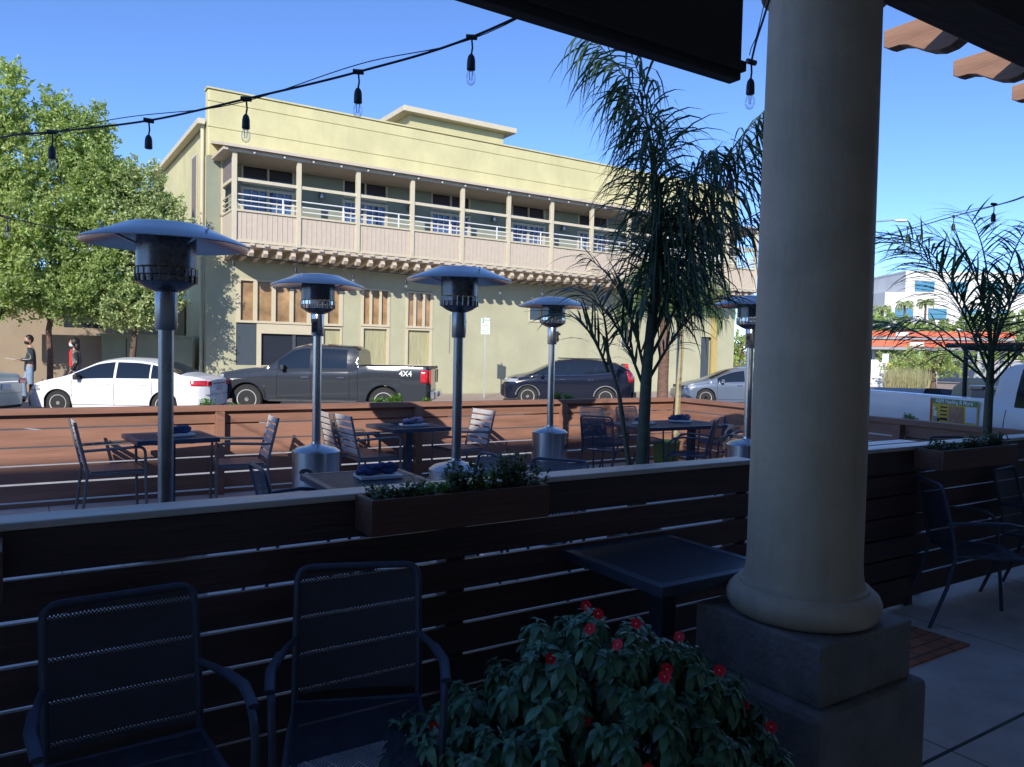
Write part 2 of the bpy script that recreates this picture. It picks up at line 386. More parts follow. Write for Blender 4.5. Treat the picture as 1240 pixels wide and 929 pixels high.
for x in (2.34, 3.03):
    t = t0.copy(); COL.objects.link(t); t.location = (x, 1.42, 3.47); t.scale = (1, .5, .5)
fb = thing('fascia_board', 'wide black hanging fascia board at the top of the view beside the column', 'fascia board', (1.83, 1.6, 2.45))
MB().box(-3.4, 0, 0, .045, 0, 1.05).build('board', M['fascia'], fb, bevel=.004)
MB().box(-3.4, -.0, -.02, 0, .02, .05).build('trim', M['fascia'], fb, bevel=.003)

# porch column
pc = thing('porch_column', 'round tan plastered column standing on a square dark plinth', 'column', (2.63, 1.9, 0))
p = MB(); p.box(-.335, .34, -.335, .335, 0, .40).build('pedestal', M['ped'], pc, bevel=.03)
MB().box(-.285, .285, -.288, .29, .40, .62).build('plinth', M['ped'], pc, bevel=.006)
pr = [(.255, .62), (.278, .632), (.29, .66), (.291, .685), (.28, .712), (.258, .73), (.247, .733), (.246, .742), (.232, .748), (.224, .765), (.219, .80), (.217, .84)]
for i in range(1, 14): pr.append((.217 - .012 * (i / 13) ** 1.5, .84 + 2.2 * i / 13))
MB().lathe(pr, 64).build('shaft', M['col'], pc, smooth=True)
MB().lathe([(.205, 3.03), (.235, 3.035), (.24, 3.06), (.23, 3.08), (.21, 3.09), (.21, 3.11), (.26, 3.15), (.27, 3.19)], 48).build('capital', M['col'], pc, smooth=True)

# ------------------------------------------------------------------ fences
def fence(name, label, A, B, boards, posts, cap, mats, rail_w=.14, side=-1, bt=.025, backing=None):
    """A,B ground ends; boards list of (z0,z1); posts fractions in metres along; local x runs A->B, local +y away"""
    A = Vector((*A, 0)); B = Vector((*B, 0)); L = (B - A).length; rz = math.atan2(B.y - A.y, B.x - A.x)
    t = thing(name, label, 'fence', A, rz)
    m = MB()
    for z0, z1 in boards:
        j = U(-.0015, .0015); m.box(0, L, -bt / 2 + j, bt / 2 + j, z0 + U(0, .003), z1 + U(-.003, .002))
    m.build('slat_panel', mats[0], t, bevel=.003)
    z1 = boards[0][1]
    for px in posts:
        yy = (bt / 2 + .002, bt / 2 + .09) if side > 0 else (-bt / 2 - .09, -bt / 2 - .002)
        MB().box(px - .045, px + .045, yy[0], yy[1], -.2 if side < 0 else 0, cap[0] - .003).build('post', mats[0], t, bevel=.003)
    c = MB().box(-.02, L + .02, cap[2], cap[3], cap[0], cap[1]); c.build('top_rail', mats[1], t, bevel=.004)
    if backing: MB().box(backing[0], backing[1], bt / 2 + .002, bt / 2 + .02, .02, cap[0] - .005).build('backing_panel', mats[0], t)
    return t
nb = [(.900, 1.043), (.764, .890), (.628, .754), (.491, .618), (.354, .481), (.217, .344), (.07, .207)]
near_l = fence('slat_fence', 'near dark slat fence with pale worn cap, left of the column', (-5.5, 2.78), (3.36, 2.78), nb, [.6, 2.9, 5.2, 7.05, 8.81], (1.045, 1.07, -.02, .115), (M['wood_shaded'], M['wood_cap']), side=1)
near_r = fence('slat_fence', 'near dark slat fence with a pale cap to the right of the column', (4.2, 2.78), (9.2, 2.78), nb, [.05, .8, 2.9, 4.9], (1.045, 1.07, -.02, .115), (M['wood_shaded'], M['wood_cap']), side=1, backing=(.05, .77))
g = thing('plank_shelf', 'short pale plank ledge behind the fence just right of the column', 'shelf', (4.25, 3.0, 0))
MB().box(0, 1.15, 0, .13, 1.03, 1.055).build('plank', M['wood_cap'], g, bevel=.003)
for x in (.1, 1.0): MB().box(x, x + .06, -.1, .06, .0, 1.03).build('leg', M['wood_shaded'], g, bevel=.003)
fbz = [(.776, .908), (.596, .761), (.419, .58), (.24, .404), (.062, .224), (-.13, .045)]
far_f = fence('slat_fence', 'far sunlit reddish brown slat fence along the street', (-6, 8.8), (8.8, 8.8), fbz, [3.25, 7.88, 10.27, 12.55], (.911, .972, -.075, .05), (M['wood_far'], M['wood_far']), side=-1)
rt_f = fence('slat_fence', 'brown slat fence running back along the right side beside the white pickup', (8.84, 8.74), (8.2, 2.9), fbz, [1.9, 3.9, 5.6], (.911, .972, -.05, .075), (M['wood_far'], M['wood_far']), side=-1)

# ------------------------------------------------------------------ furniture
def lattice(mb, fn, w, h, pitch, wire):
    """diagonal wire lattice over a w x h patch; fn(u,v)->point with u in 0..w v in 0..h"""
    n = int((w + h) / pitch)
    for sgn in (0, 1):
        for i in range(1, n):
            c = i * pitch
            # line u+v=c or u-v=c-h
            if sgn == 0: u0, u1 = max(0, c - h), min(w, c); f = lambda u: (u, c - u)
            else: u0, u1 = max(0, c - h), min(w, c); f = lambda u: (u, h - (c - u))
            if u1 - u0 < .004: continue
            k = max(2, int((u1 - u0) / .07) + 1)
            P = [fn(*f(u0 + (u1 - u0) * q / (k - 1))) for q in range(k)]
            vs = []; fs = []
            for q, p_ in enumerate(P):
                vs += [p_ + Vector((0, 0, 0)) + D0 for D0 in off(fn, f(u0 + (u1 - u0) * q / (k - 1)), wire, sgn)]
            for q in range(k - 1): fs.append((2 * q, 2 * q + 1, 2 * q + 3, 2 * q + 2))
            mb.add(vs, fs)
def off(fn, uv, wire, sgn):
    u, v = uv; e = .005
    du = (fn(u + e, v) - fn(u - e, v)) / (2 * e); dv = (fn(u, v + e) - fn(u, v - e)) / (2 * e)
    d = (du + dv) if sgn == 0 else (du - dv)
    d = d.normalized() * (wire / 2)
    return (-d, d)

def mesh_chair(label, pitch, wire, loc, rz, group):
    """expanded-metal armchair, faces local +y"""
    t = thing('mesh_armchair', label, 'chair', loc, rz, group)
    W = .205
    def back(u, v):      # u 0..2W, v 0..h up the back
        x = u - W; h = .40
        s = v / h
        return Vector((x, -.235 - .075 * s - .02 * s * s + .025 * (x / W) ** 2 - .02, .46 + v))
    m = MB(); lattice(m, lambda u, v: back(u + .008, v + .01), 2 * W - .016, .38, pitch, wire); m.build('back_mesh', M['mesh'], t)
    def seat(u, v):
        x = u - W
        s = v / .46
        z = .445 - .018 * math.sin(s * math.pi) * (1 - (x / W) ** 2) - (.035 * max(0, (s - .8) / .2) ** 2)
        return Vector((x, -.22 + v, z))
    m = MB(); lattice(m, lambda u, v: seat(u + .006, v), 2 * W - .012, .455, pitch, wire); m.build('seat_mesh', M['mesh'], t)
    # back frame + rear legs as one bent tube
    fr = [(-W, -.37, .0), (-W, -.30, .2), (-W, -.235, .42), (-W, -.255, .5)]
    P = [(-W, -.235, .42)] + [tuple(back(0, v)) for v in (.1, .2, .3)] + [tuple(back(0, .41))]
    Q = [(W, -.235, .42)] + [tuple(back(2 * W, v)) for v in (.1, .2, .3)] + [tuple(back(2 * W, .41))]
    MB().tube(arcpts(P + Q[::-1], .05, 4), .0115, 8).build('back_frame', M['iron'], t, smooth=True)
    MB().tube([seat(0, 0), seat(0, .15), seat(0, .3), seat(0, .42), seat(.03, .462), seat(2 * W - .03, .462), seat(2 * W, .42), seat(2 * W, .3), seat(2 * W, .15), seat(2 * W, 0)], .010, 8, closed=True).build('seat_frame', M['iron'], t, smooth=True)
    for s in (-1, 1):
        MB().tube([(s * W, -.235, .43), (s * W, -.275, .25), (s * W * 1.04, -.37, 0)], .0115, 8).build('leg', M['iron'], t, smooth=True)
        MB().tube(arcpts([(s * (W + .025), .24, 0), (s * (W + .025), .205, .40), (s * (W + .035), .19, .615), (s * (W + .05), .05, .665), (s * (W + .03), -.12, .66), (s * W, -.285, .64)], .09, 5), .0115, 8).build('leg', M['iron'], t, smooth=True)
        MB().tube([(s * (W + .045), .14, .648), (s * (W + .052), .03, .668), (s * (W + .035), -.1, .664)], .0125, 8, flat=(1.25, .7)).build('armrest', M['iron'], t, smooth=True)
    return t

def slat_chair(label, loc, rz, group):
    t = thing('slat_armchair', label, 'chair', loc, rz, group)
    W = .25
    m = MB()
    for i in range(6):
        v = .04 + i * .072; y = -.25 - .09 * (v / .42)
        m.obox((0, y, .47 + v), (2 * W - .05, .012, .055), rx=R(12))
    m.build('back_slats', M['alu'], t, bevel=.003)
    m = MB()
    for i in range(9): m.box(-W + .025 + i * .051, -W + .025 + i * .051 + .042, -.22, .22, .432 - .004 * math.sin(i / 8 * 3.14), .446)
    m.build('seat_slats', M['alud'], t, bevel=.002)
    m = MB(); m.box(-W, W, .2, .225, .405, .43); m.box(-W, W, -.245, -.22, .405, .43); m.box(-W, -W + .024, -.22, .2, .405, .43); m.box(W - .024, W, -.22, .2, .405, .43)
    m.build('seat_frame', M['alud'], t, bevel=.004)
    for s in (-1, 1):
        MB().tube([(s * W, -.30, 0), (s * W, -.25, .44), (s * W, -.355, .9)], .0135, 8).build('leg', M['alud'], t, smooth=True)
        MB().tube(arcpts([(s * (W + .012), .24, 0), (s * (W + .012), .225, .66), (s * (W + .012), -.285, .64)], .07, 5), .0135, 8).build('leg', M['alud'], t, smooth=True)
    return t

def table(name, label, loc, rz, w, d, group, slots='slat', peds=((0, 0),), h=.735):
    t = thing(name, label, 'table', loc, rz, group)
    m = MB(); e = .045
    m.box(-w / 2, w / 2, -d / 2, -d / 2 + e, h - .045, h); m.box(-w / 2, w / 2, d / 2 - e, d / 2, h - .045, h)
    m.box(-w / 2, -w / 2 + e, -d / 2 + e, d / 2 - e, h - .045, h); m.box(w / 2 - e, w / 2, -d / 2 + e, d / 2 - e, h - .045, h)
    m.build('rim', M['iron'], t, bevel=.004)
    m = MB()
    if slots == 'slat':
        n = int((w - 2 * e) / .021)
        for i in range(n): x = -w / 2 + e + (w - 2 * e) * (i + .5) / n; m.box(x - .0068, x + .0068, -d / 2 + e, d / 2 - e, h - .012, h - .002)
        for k_ in range(3): y = -d / 4 + k_ * d / 4; m.box(-w / 2 + e, w / 2 - e, y - .006, y + .006, h - .018, h - .0125)
    else:
        n = int((w - 2 * e) / .0125)
        for i in range(n): x = -w / 2 + e + (w - 2 * e) * (i + .5) / n; m.box(x - .0032, x + .0032, -d / 2 + e, d / 2 - e, h - .010, h - .004)
        n = int((d - 2 * e) / .0125)
        for i in range(n): y = -d / 2 + e + (d - 2 * e) * (i + .5) / n; m.box(-w / 2 + e, w / 2 - e, y - .0032, y + .0032, h - .0095, h - .0045)
    m.build('perforated_top', M['mesh'], t)
    for (x, y) in peds:
        MB().box(x - .042, x + .042, y - .042, y + .042, .03, h - .047).build('pedestal', M['iron'], t, bevel=.004)
        m = MB()
        for a in (R(45), R(135)): m.obox((x, y, h - .06), (.5, .04, .02), rz=a)
        m.build('top_bracket', M['iron'], t)
        MB().box(x - .22, x + .22, y - .22, y + .22, .0, .022).build('base_plate', M['iron'], t, bevel=.006)
    return t

# near seats (camera side of the near fence)
cn = mesh_chair('black wire mesh armchair against the near fence, immediately left of the flowering bush', .0105, .0036, (.885, 2.19, 0), R(180 - 21), 'wire mesh armchairs in the foreground')
dup(cn, (.285, 2.21, 0), R(180 + 3), 'black wire mesh armchair at the bottom left corner, its back to the near fence')
table('cafe_table', 'square perforated black table between the near fence and the column', (2.41, 2.45, 0), R(0), .66, .66, 'metal tables', 'perf')
dup(cn, (5.10, 2.40, 0), R(-131), 'black mesh armchair seen from the side on the concrete right of the column')
bpy.context.view_layer.update()
dup(cn, (6.0, 2.36, 0), R(186), 'black mesh armchair at the right edge of the picture, cut off by the frame')
# far side seats: one coarser prototype for distant mesh chairs
cf = mesh_chair('black mesh armchair on the left end of the long right table', .02, .0075, (6.2, 7.4, 0), R(-60), 'mesh armchairs on the far patio')
dup(cf, (6.84, 8.15, 0), R(180), 'black mesh armchair behind the long table, nearer the left end')
dup(cf, (7.5, 8.15, 0), R(184), 'black mesh armchair behind the long table, nearer the right end, beside the palm stem')
dup(cf, (6.85, 6.62, 0), R(35), 'black mesh armchair pulled out at an angle on the near side of the long table')
dup(cf, (7.68, 6.55, 0), R(28), 'black mesh armchair at the near side of the long table next to the right heater')
dup(cf, (8.42, 7.5, 0), R(90), 'black mesh armchair at the right fence end of the long table')
dup(cf, (1.60, 4.88, 0), R(-92), 'grey mesh armchair at the left side of the table just behind the near fence')
dup(cf, (2.62, 4.70, 0), R(96), 'mesh armchair whose back covers the hammered heater base, right of the planter table')
dup(cf, (2.98, 4.15, 0), R(128), 'mesh armchair just behind the herb planter on the near fence')
dup(cf, (8.0, 4.4, 0), R(-20), 'black mesh armchair at the table right of the column, hidden behind the column')
# tables beyond the near fence
tA = table('cafe_table', 'square slatted table between two slat armchairs by the far fence, behind the tallest heater', (1.28, 8.1, 0), R(4), .74, .74, 'metal tables', 'slat')
dup(tA, (3.9, 8.25, 0), R(3), 'square slatted table with a folded napkin in the middle of the far fence')
dup(tA, (2.04, 4.93, 0), R(-2), 'square slatted table right behind the near fence with a napkin on it')
table('long_table', 'long black table on the right of the far patio under the palm', (7.25, 7.35, 0), R(-2), 1.5, .84, 'metal tables', 'perf', ((-.4, 0), (.4, 0)))
dup(tA, (8.1 - .55, 4.95, 0), R(0), 'slatted table mostly hidden behind the column on its right')
sg = 'slat armchairs on the far patio'
s0 = slat_chair('slat armchair on the left of the table farthest left, facing right', (.80, 8.17, 0), R(-88), sg)
dup(s0, (1.93, 8.12, 0), R(84), 'slat armchair with its pale back to the second heater, facing left across the leftmost table')
dup(s0, (3.36, 8.05, 0), R(-88), 'slat armchair left of the middle table, the nearer one, facing right')
dup(s0, (3.30, 8.45, 0), R(-94), 'slat armchair left of the middle table, close against the far fence')
dup(s0, (4.62, 8.3, 0), R(92), 'slat armchair right of the middle table with its sunlit back to the black heater')
# napkins on menus
def napkin(loc, rz, label):
    t = thing('napkin_setting', label, 'napkin', loc, rz, 'blue napkins on menus')
    MB().obox((0, 0, .012), (.3, .2, .022)).build('menu', M['menu'], t, bevel=.003)
    m = MB()
    for k_, (x, y, a, l) in enumerate([(-.02, -.02, .15, .30), (.01, .03, -.2, .26), (.03, 0, .35, .18)]):
        pts = []
        for i in range(7):
            s = i / 6 - .5; pts.append((x + l * s * math.cos(a), y + l * s * math.sin(a) + .01 * math.sin(s * 9 + k_), .046 + .016 * k_ + .007 * math.sin(s * 14 + k_)))
        m.tube(pts, [.02, .031, .028, .026, .029, .032, .02], 8, flat=(1.2, .8))
    m.build('napkin_roll', M['napkin'], t, smooth=True, angle=180)
napkin((1.33, 8.05, .735), .2, 'blue napkin rolls on a menu on the leftmost table, partly behind the heater pole')
napkin((3.95, 8.2, .735), .1, 'blue napkin rolls on a menu on the middle table by the far fence')
napkin((2.12, 4.95, .735), -.1, 'blue napkin rolls on a menu on the table right behind the near fence')
napkin((6.85, 7.4, .735), .4, 'blue napkin rolls on the long table, left of the palm stem')
napkin((7.6, 7.5, .735), -.6, 'blue napkin rolls on the long table, right of the palm stem')
napkin((7.62, 4.9, .735), .2, 'blue napkin roll on the table just right of the column')

# ------------------------------------------------------------------ patio heaters
def heater(label, loc, h, r, dark, tank='steel', rz=0):
    t = thing('patio_heater', label, 'patio heater', loc, rz, 'mushroom patio heaters')
    pole = M['gun'] if dark else M['steel']; zr = h - .105
    pr = [(.02, zr + .105), (.10, zr + .1), (.19, zr + .088), (.21, zr + .08), (r * .72, zr + .045), (r * .97, zr + .004), (r, zr - .008), (r * .985, zr - .012), (r * .96, zr - .004), (r * .7, zr + .032), (.2, zr + .066), (.02, zr + .08)]
    MB().lathe(pr, 48, cap=False).build('reflector_dish', M['dish'], t, smooth=True, angle=25)
    for k_ in range(3):
        a = k_ * 2.09 + .5; m = MB()
        m.tube([(.12 * math.cos(a), .12 * math.sin(a), zr - .02), (.3 * math.cos(a), .3 * math.sin(a), zr + .055)], .006, 6)
        m.lathe([(.009, 0), (.009, .006), (0, .008)], 8, (.3 * math.cos(a), .3 * math.sin(a), zr + .07))
        m.build('reflector_strut', M['steel'], t)
    MB().lathe([(.142, zr - .125), (.142, zr + .03)], 40).build('emitter_screen', M['heatglass'] if not dark else M['burner'], t, smooth=True)
    m = MB(); m.lathe([(.145, zr - .165), (.145, zr - .135)], 40); m.lathe([(.139, zr - .2), (.142, zr - .17)], 40)
    m.build('burner_ring', M['burner'] if dark else M['chrome'], t, smooth=True)
    m = MB()
    for k_ in range(22):
        a = k_ * 2 * math.pi / 22; m.box(.1435 * math.cos(a) - .004, .1435 * math.cos(a) + .004, .1435 * math.sin(a) - .004, .1435 * math.sin(a) + .004, zr - .2, zr - .13)
    m.lathe([(.06, zr - .245), (.10, zr - .228), (.139, zr - .2015)], 40)
    m.build('burner_bowl', M['burner'], t, smooth=True)
    MB().lathe([(.05, zr - .44), (.054, zr - .43), (.054, zr - .26), (.05, zr - .242)], 28).build('control_head', pole, t, smooth=True)
    m = MB(); m.obox((0, -.06, zr - .35), (.05, .02, .12)); m.tube([(0, -.07, zr - .32), (0, -.095, zr - .32)], .014, 12); m.tube([(.0, -.07, zr - .38), (0, -.085, zr - .38)], .009, 10)
    m.build('control_knob', M['black'], t)
    MB().lathe([(.037, .76), (.037, zr - .44)], 28).lathe([(.0395, 1.22), (.0395, 1.226)], 28).build('pole', pole, t, smooth=True)
    tm = M['hammer'] if tank == 'hammer' else M['steel']
    m = MB(); m.lathe([(.205, .06), (.205, .70), (.21, .702), (.21, .716), (.205, .72), (.17, .745), (.08, .765), (.042, .78), (.04, .8)], 48); m.build('tank_housing', tm, t, smooth=True, angle=30)
    MB().lathe([(.225, .0), (.235, .01), (.235, .045), (.215, .06)], 48).build('base', tm, t, smooth=True)
    m = MB(); m.prism([(.062 * math.cos(q * math.pi / 12), .035 * math.sin(q * math.pi / 12)) for q in range(24)], lambda u, v, k_: (u, -.2 - k_ + .2 - math.sqrt(max(0, .0425 - u * u)) * 1 + .0, .55 + v), -.004, .003)
    m.build('hand_hole', M['black'], t)
    return t
def face_cam(x, y, d=0): return math.atan2(-y, -x) + R(90) + R(d)
heater('nearest, tallest looking dark heater, its pole in front of the white sedan', (.65, 4.25, 0), 2.24, .402, True, rz=face_cam(.6, 3.9, 160))
heater('stainless heater with shiny pole in front of the charcoal grey pickup', (2.235, 6.60, 0), 2.27, .405, False, rz=face_cam(2.2, 6.6, -25))
heater('dark heater with a hammered silver base between the middle table and the parking sign', (2.86, 5.18, 0), 2.27, .405, True, 'hammer', rz=face_cam(2.8, 5.1, 150))
heater('slim looking stainless heater in front of the navy suv', (5.19, 7.18, 0), 2.27, .405, False, rz=face_cam(5.1, 7.1, 70))
heater('stainless heater half hidden by the left edge of the column', (6.43, 5.38, 0), 2.27, .405, False, rz=face_cam(6.3, 5.3, -15))

# ------------------------------------------------------------------ string lights
def string_light(label, pts, bulbs, wire=.0048, scale=1., nobulb=()):
    t = thing('string_lights', label, 'string lights', pts[0])
    o0 = Vector(pts[0]); P = [Vector(p) - o0 for p in pts]
    # Catmull-Rom through the points
    S = []
    for i in range(len(P) - 1):
        a = P[max(i - 1, 0)]; b_ = P[i]; c = P[i + 1]; d = P[min(i + 2, len(P) - 1)]
        for k_ in range(8):
            u = k_ / 8; S.append(.5 * ((2 * b_) + (c - a) * u + (2 * a - 5 * b_ + 4 * c - d) * u * u + (3 * b_ - a - 3 * c + d) * u ** 3))
    S.append(P[-1])
    MB().tube(S, wire, 6).tube([q + Vector((0, .01, .012 + .02 * math.sin(i * .35))) for i, q in enumerate(S)], wire * .45, 5).build('cable', M['cable'], t, smooth=True)
    sk = bl = None
    for i, bpt in enumerate(bulbs):
        q = Vector(bpt) - o0
        if sk is None:
            s = scale
            m = MB(); m.tube([(-.022 * s, 0, 0), (.022 * s, 0, 0)], .011 * s, 8); m.tube([(0, 0, 0), (.004, 0, -.04 * s), (0, 0, -.07 * s)], .004 * s, 6)
            m.lathe([(.006 * s, -.065 * s), (.013 * s, -.075 * s), (.016 * s, -.09 * s), (.017 * s, -.125 * s), (.013 * s, -.128 * s)], 14)
            sk = m.build('socket', M['cable'], t, smooth=True)
            g_ = MB().lathe([(.011 * s, -.126 * s), (.014 * s, -.135 * s), (.019 * s, -.15 * s), (.0195 * s, -.165 * s), (.013 * s, -.18 * s), (.002 * s, -.187 * s)], 16).build('bulb', M['bulb'], sk, smooth=True)
            f_ = MB().tube([(-.006 * s, 0, -.13 * s), (-.004 * s, 0, -.165 * s), (.004 * s, 0, -.165 * s), (.006 * s, 0, -.13 * s)], .0016 * s, 5).build('filament', M['filament'], sk)
            cur = sk; sk.location = q
        else:
            cur = sk.copy(); COL.objects.link(cur); cur.parent = t; cur.location = q
            if i not in nobulb:
                for c_ in (g_, f_): d_ = c_.copy(); COL.objects.link(d_); d_.parent = cur
        cur.rotation_euler = (0, 0, U(-.6, .6))
    return t
string_light('black bulb string sagging from the upper left up to the black fascia board', [(-.6, 6.0, 2.66), (-.056, 4.677, 2.636), (.156, 4.36, 2.63), (.517, 3.888, 2.638), (.839, 3.443, 2.682), (1.187, 3.042, 2.755), (1.502, 2.663, 2.846), (1.83, 2.2, 3.02), (2.1, 1.85, 3.2)],
             [(.156, 4.36, 2.63), (.517, 3.888, 2.638), (.839, 3.443, 2.682), (1.187, 3.042, 2.755), (1.502, 2.663, 2.846)], nobulb=(1,))
string_light('bulb string looping from the porch beam down through the tall palm', [(3.15, 2.04, 3.2), (3.5, 2.7, 3.02), (3.916, 3.484, 2.84), (4.99, 4.572, 2.72), (7.05, 6.81, 2.70), (8.7, 8.66, 2.72)],
             [(3.6, 2.88, 2.97), (3.916, 3.484, 2.84), (4.6, 4.2, 2.74), (5.5, 5.1, 2.7), (6.4, 6.1, 2.69), (7.3, 7.1, 2.7)])
string_light('single bulb dangling on a black lead from the column top at its left edge', [(2.47, 2.02, 3.05), (2.462, 2.05, 2.95), (2.459, 2.08, 2.87), (2.462, 2.104, 2.795)], [(2.462, 2.104, 2.795)], wire=.0045)
string_light('bulb string climbing to the upper right in front of the right palm', [(8.7, 8.66, 2.72), (8.6, 6.6, 3.0), (8.467, 5.317, 3.06), (7.185, 3.755, 2.951), (5.516, 2.44, 2.71), (5.1, 2.1, 2.75)],
             [(8.75, 7.2, 2.93), (8.5, 5.8, 3.04), (7.9, 4.6, 3.03), (7.185, 3.755, 2.951), (6.1, 2.9, 2.80)])
string_light('thin bulb string hung low across the front of the yellow building above the far fence', [(-2.5, 8.4, 3.1), (-.104, 8.4, 2.745), (.514, 8.4, 2.676), (1.623, 8.4, 2.598), (2.625, 8.4, 2.554), (3.967, 8.4, 2.518), (4.794, 8.4, 2.53), (5.798, 8.4, 2.566), (7.071, 8.5, 2.642), (8.7, 8.66, 2.75)],
             [(-.05 + .66 * i, 8.4, z) for i, z in enumerate([2.74, 2.67, 2.625, 2.592, 2.567, 2.547, 2.53, 2.518, 2.53, 2.555, 2.58, 2.62])], wire=.005)
for i_, (x, y, h_, lb) in enumerate([(8.7, 8.68, 2.85, 'slim dark pole in the far patio corner holding the light strings')]):
    tag(MB().tube([(x, y, -.1), (x, y, h_)], .022, 10).build('light_pole', M['gun'], smooth=True), lb, 'pole')

# ------------------------------------------------------------------ plants
def leaf_quad(mb, c, d, n, l, wd, fold=.0):
    """a pointed leaf from c along d with half width wd; 4 faces, folded"""
    d = d.normalized(); s = d.cross(n)
    s = s.normalized() if s.length > 1e-6 else Vector((1, 0, 0)); nn = s.cross(d)
    a = c; m1 = c + d * l * .4; m2 = c + d * l * .75 - nn * (fold * l * .3); e = c + d * l - nn * (fold * l)
    mb.add([a, m1 + s * wd, m1 - s * wd, m2 + s * wd * .8, m2 - s * wd * .8, e], [(0, 1, 2), (1, 3, 4, 2), (3, 5, 4)])
def rnd_dir(): 
    z = U(-1, 1); a = U(0, 2 * math.pi); r = math.sqrt(1 - z * z); return Vector((r * math.cos(a), r * math.sin(a), z))

def tree(label, base, stems, clumps, n, leaf, mt, group=None, name='street_tree', trunk_mat='bark', cat='tree'):
    """stems: list of (pts, r0, r1); clumps: list of (centre, radii, weight)"""
    t = thing(name, label, cat, base, 0, group); b = Vector(base)
    m = MB()
    for pts, r0, r1 in stems:
        P = [Vector(p) for p in pts]; m.tube(P, [r0 + (r1 - r0) * i / (len(P) - 1) for i in range(len(P))], 9)
    fork = Vector(stems[0][0][-1])
    for c, rad, wt in clumps:
        c = Vector(c)
        for q in range(3):
            e = c + Vector((rad[0] * U(-.6, .6), rad[1] * U(-.6, .6), rad[2] * U(-.5, .7)))
            mid = fork.lerp(e, .5) + Vector((U(-.3, .3), U(-.3, .3), U(-.1, .4)))
            m.tube([fork, mid, e], [stems[0][2] * .6, stems[0][2] * .35, .012], 5)
    m.build('trunk', M[trunk_mat], t, smooth=True)
    m = MB(); tot = sum(w_ for _, _, w_ in clumps)
    for c, rad, wt in clumps:
        c = Vector(c); k_ = int(n * wt / tot); nt_ = max(6, k_ // 26)
        for q in range(nt_):      # twigs of leaves, denser toward the shell
            d = rnd_dir(); r = U(.3, 1.1) ** .6 if U(0, 1) < .85 else U(1.05, 1.35)
            p = c + Vector((d.x * rad[0] * r, d.y * rad[1] * r, d.z * rad[2] * r))
            ax = (d + rnd_dir() * .8 + Vector((0, 0, .5))).normalized(); tl = U(.25, .6) * min(1, rad[0])
            for i in range(26):
                pp = p + ax * tl * U(-.7, .7) + rnd_dir() * U(0, .13) * min(1.2, rad[0])
                leaf_quad(m, pp, (ax * .5 + rnd_dir()), rnd_dir(), leaf * U(.7, 1.3), leaf * .24 * U(.8, 1.2), .15)
    m.build('crown', M[mt], t)
    return t

# street trees on the left pavement
def clump_set(cx, cy, items): return [((cx + a, cy + b_, c), (r, r * .9, r2), w_) for a, b_, c, r, r2, w_ in items]
tree('big light green street tree at the left edge, with a leaning trunk', (-.9, 25.0, -.05),
     [([(0, 0, 0), (.1, 0, 1.0), (.35, -.1, 2.0), (.7, -.1, 2.7)], .17, .12), ([(.1, 0, 1.0), (-.5, 0, 2.1), (-1.0, 0, 3.0)], .12, .07)],
     clump_set(0, 0, [(.7, -.4, 3.3, .9, .8, 1), (-.4, -.3, 3.9, 1.0, 1.0, 1), (.9, -.2, 4.9, 1.0, 1.0, 1), (-.2, 0, 5.6, 1.0, 1.1, 1), (.85, 0, 6.5, .85, 1.1, 1), (.1, 0, 7.4, .8, .9, .8), (.75, .1, 8.2, .5, .9, .5), (-.9, 0, 6.8, .9, 1.1, .8), (.35, 0, 2.85, .8, .5, .6)]), 52000, .105, 'leafA', 'street trees')
tree('light green street tree behind the man, its slim reddish trunk between the two people', (.83, 25.1, -.05),
     [([(0, 0, 0), (.02, 0, 1.2), (-.02, 0, 2.0), (.1, 0, 2.7)], .085, .07)],
     clump_set(0, 0, [(.2, -.3, 3.0, .85, .65, 1), (1.0, -.3, 3.6, .8, .8, 1), (.3, 0, 4.4, 1.0, 1.0, 1), (1.3, 0, 4.9, .9, .9, 1), (.3, 0, 5.9, .9, 1.0, 1), (1.1, 0, 6.4, .85, 1.0, 1), (.5, 0, 7.4, .75, .8, .8), (1.15, 0, 7.7, .45, .7, .4), (.1, .1, 8.0, .4, .6, .3)]), 52000, .10, 'leafB', 'street trees', trunk_mat='barkred')
tree('paler olive street tree beside the corner of the yellow building, behind the tallest heater', (2.95, 25.0, -.05),
     [([(0, 0, 0), (-.04, 0, 1.2), (.05, 0, 2.2)], .1, .08)],
     clump_set(0, 0, [(-.2, -.2, 2.7, .8, .55, 1), (.6, -.2, 3.2, .7, .7, 1), (-.4, 0, 3.8, .85, .85, 1), (.5, 0, 4.3, .85, .9, 1), (-.3, 0, 5.1, .85, .9, 1), (.6, 0, 5.3, .7, .7, .8), (.15, 0, 6.2, .7, .7, .7), (-.5, 0, 6.4, .55, .6, .5), (1.1, .1, 4.9, .5, .6, .4), (.9, .1, 5.9, .35, .4, .2)]), 42000, .10, 'leafO', 'street trees')

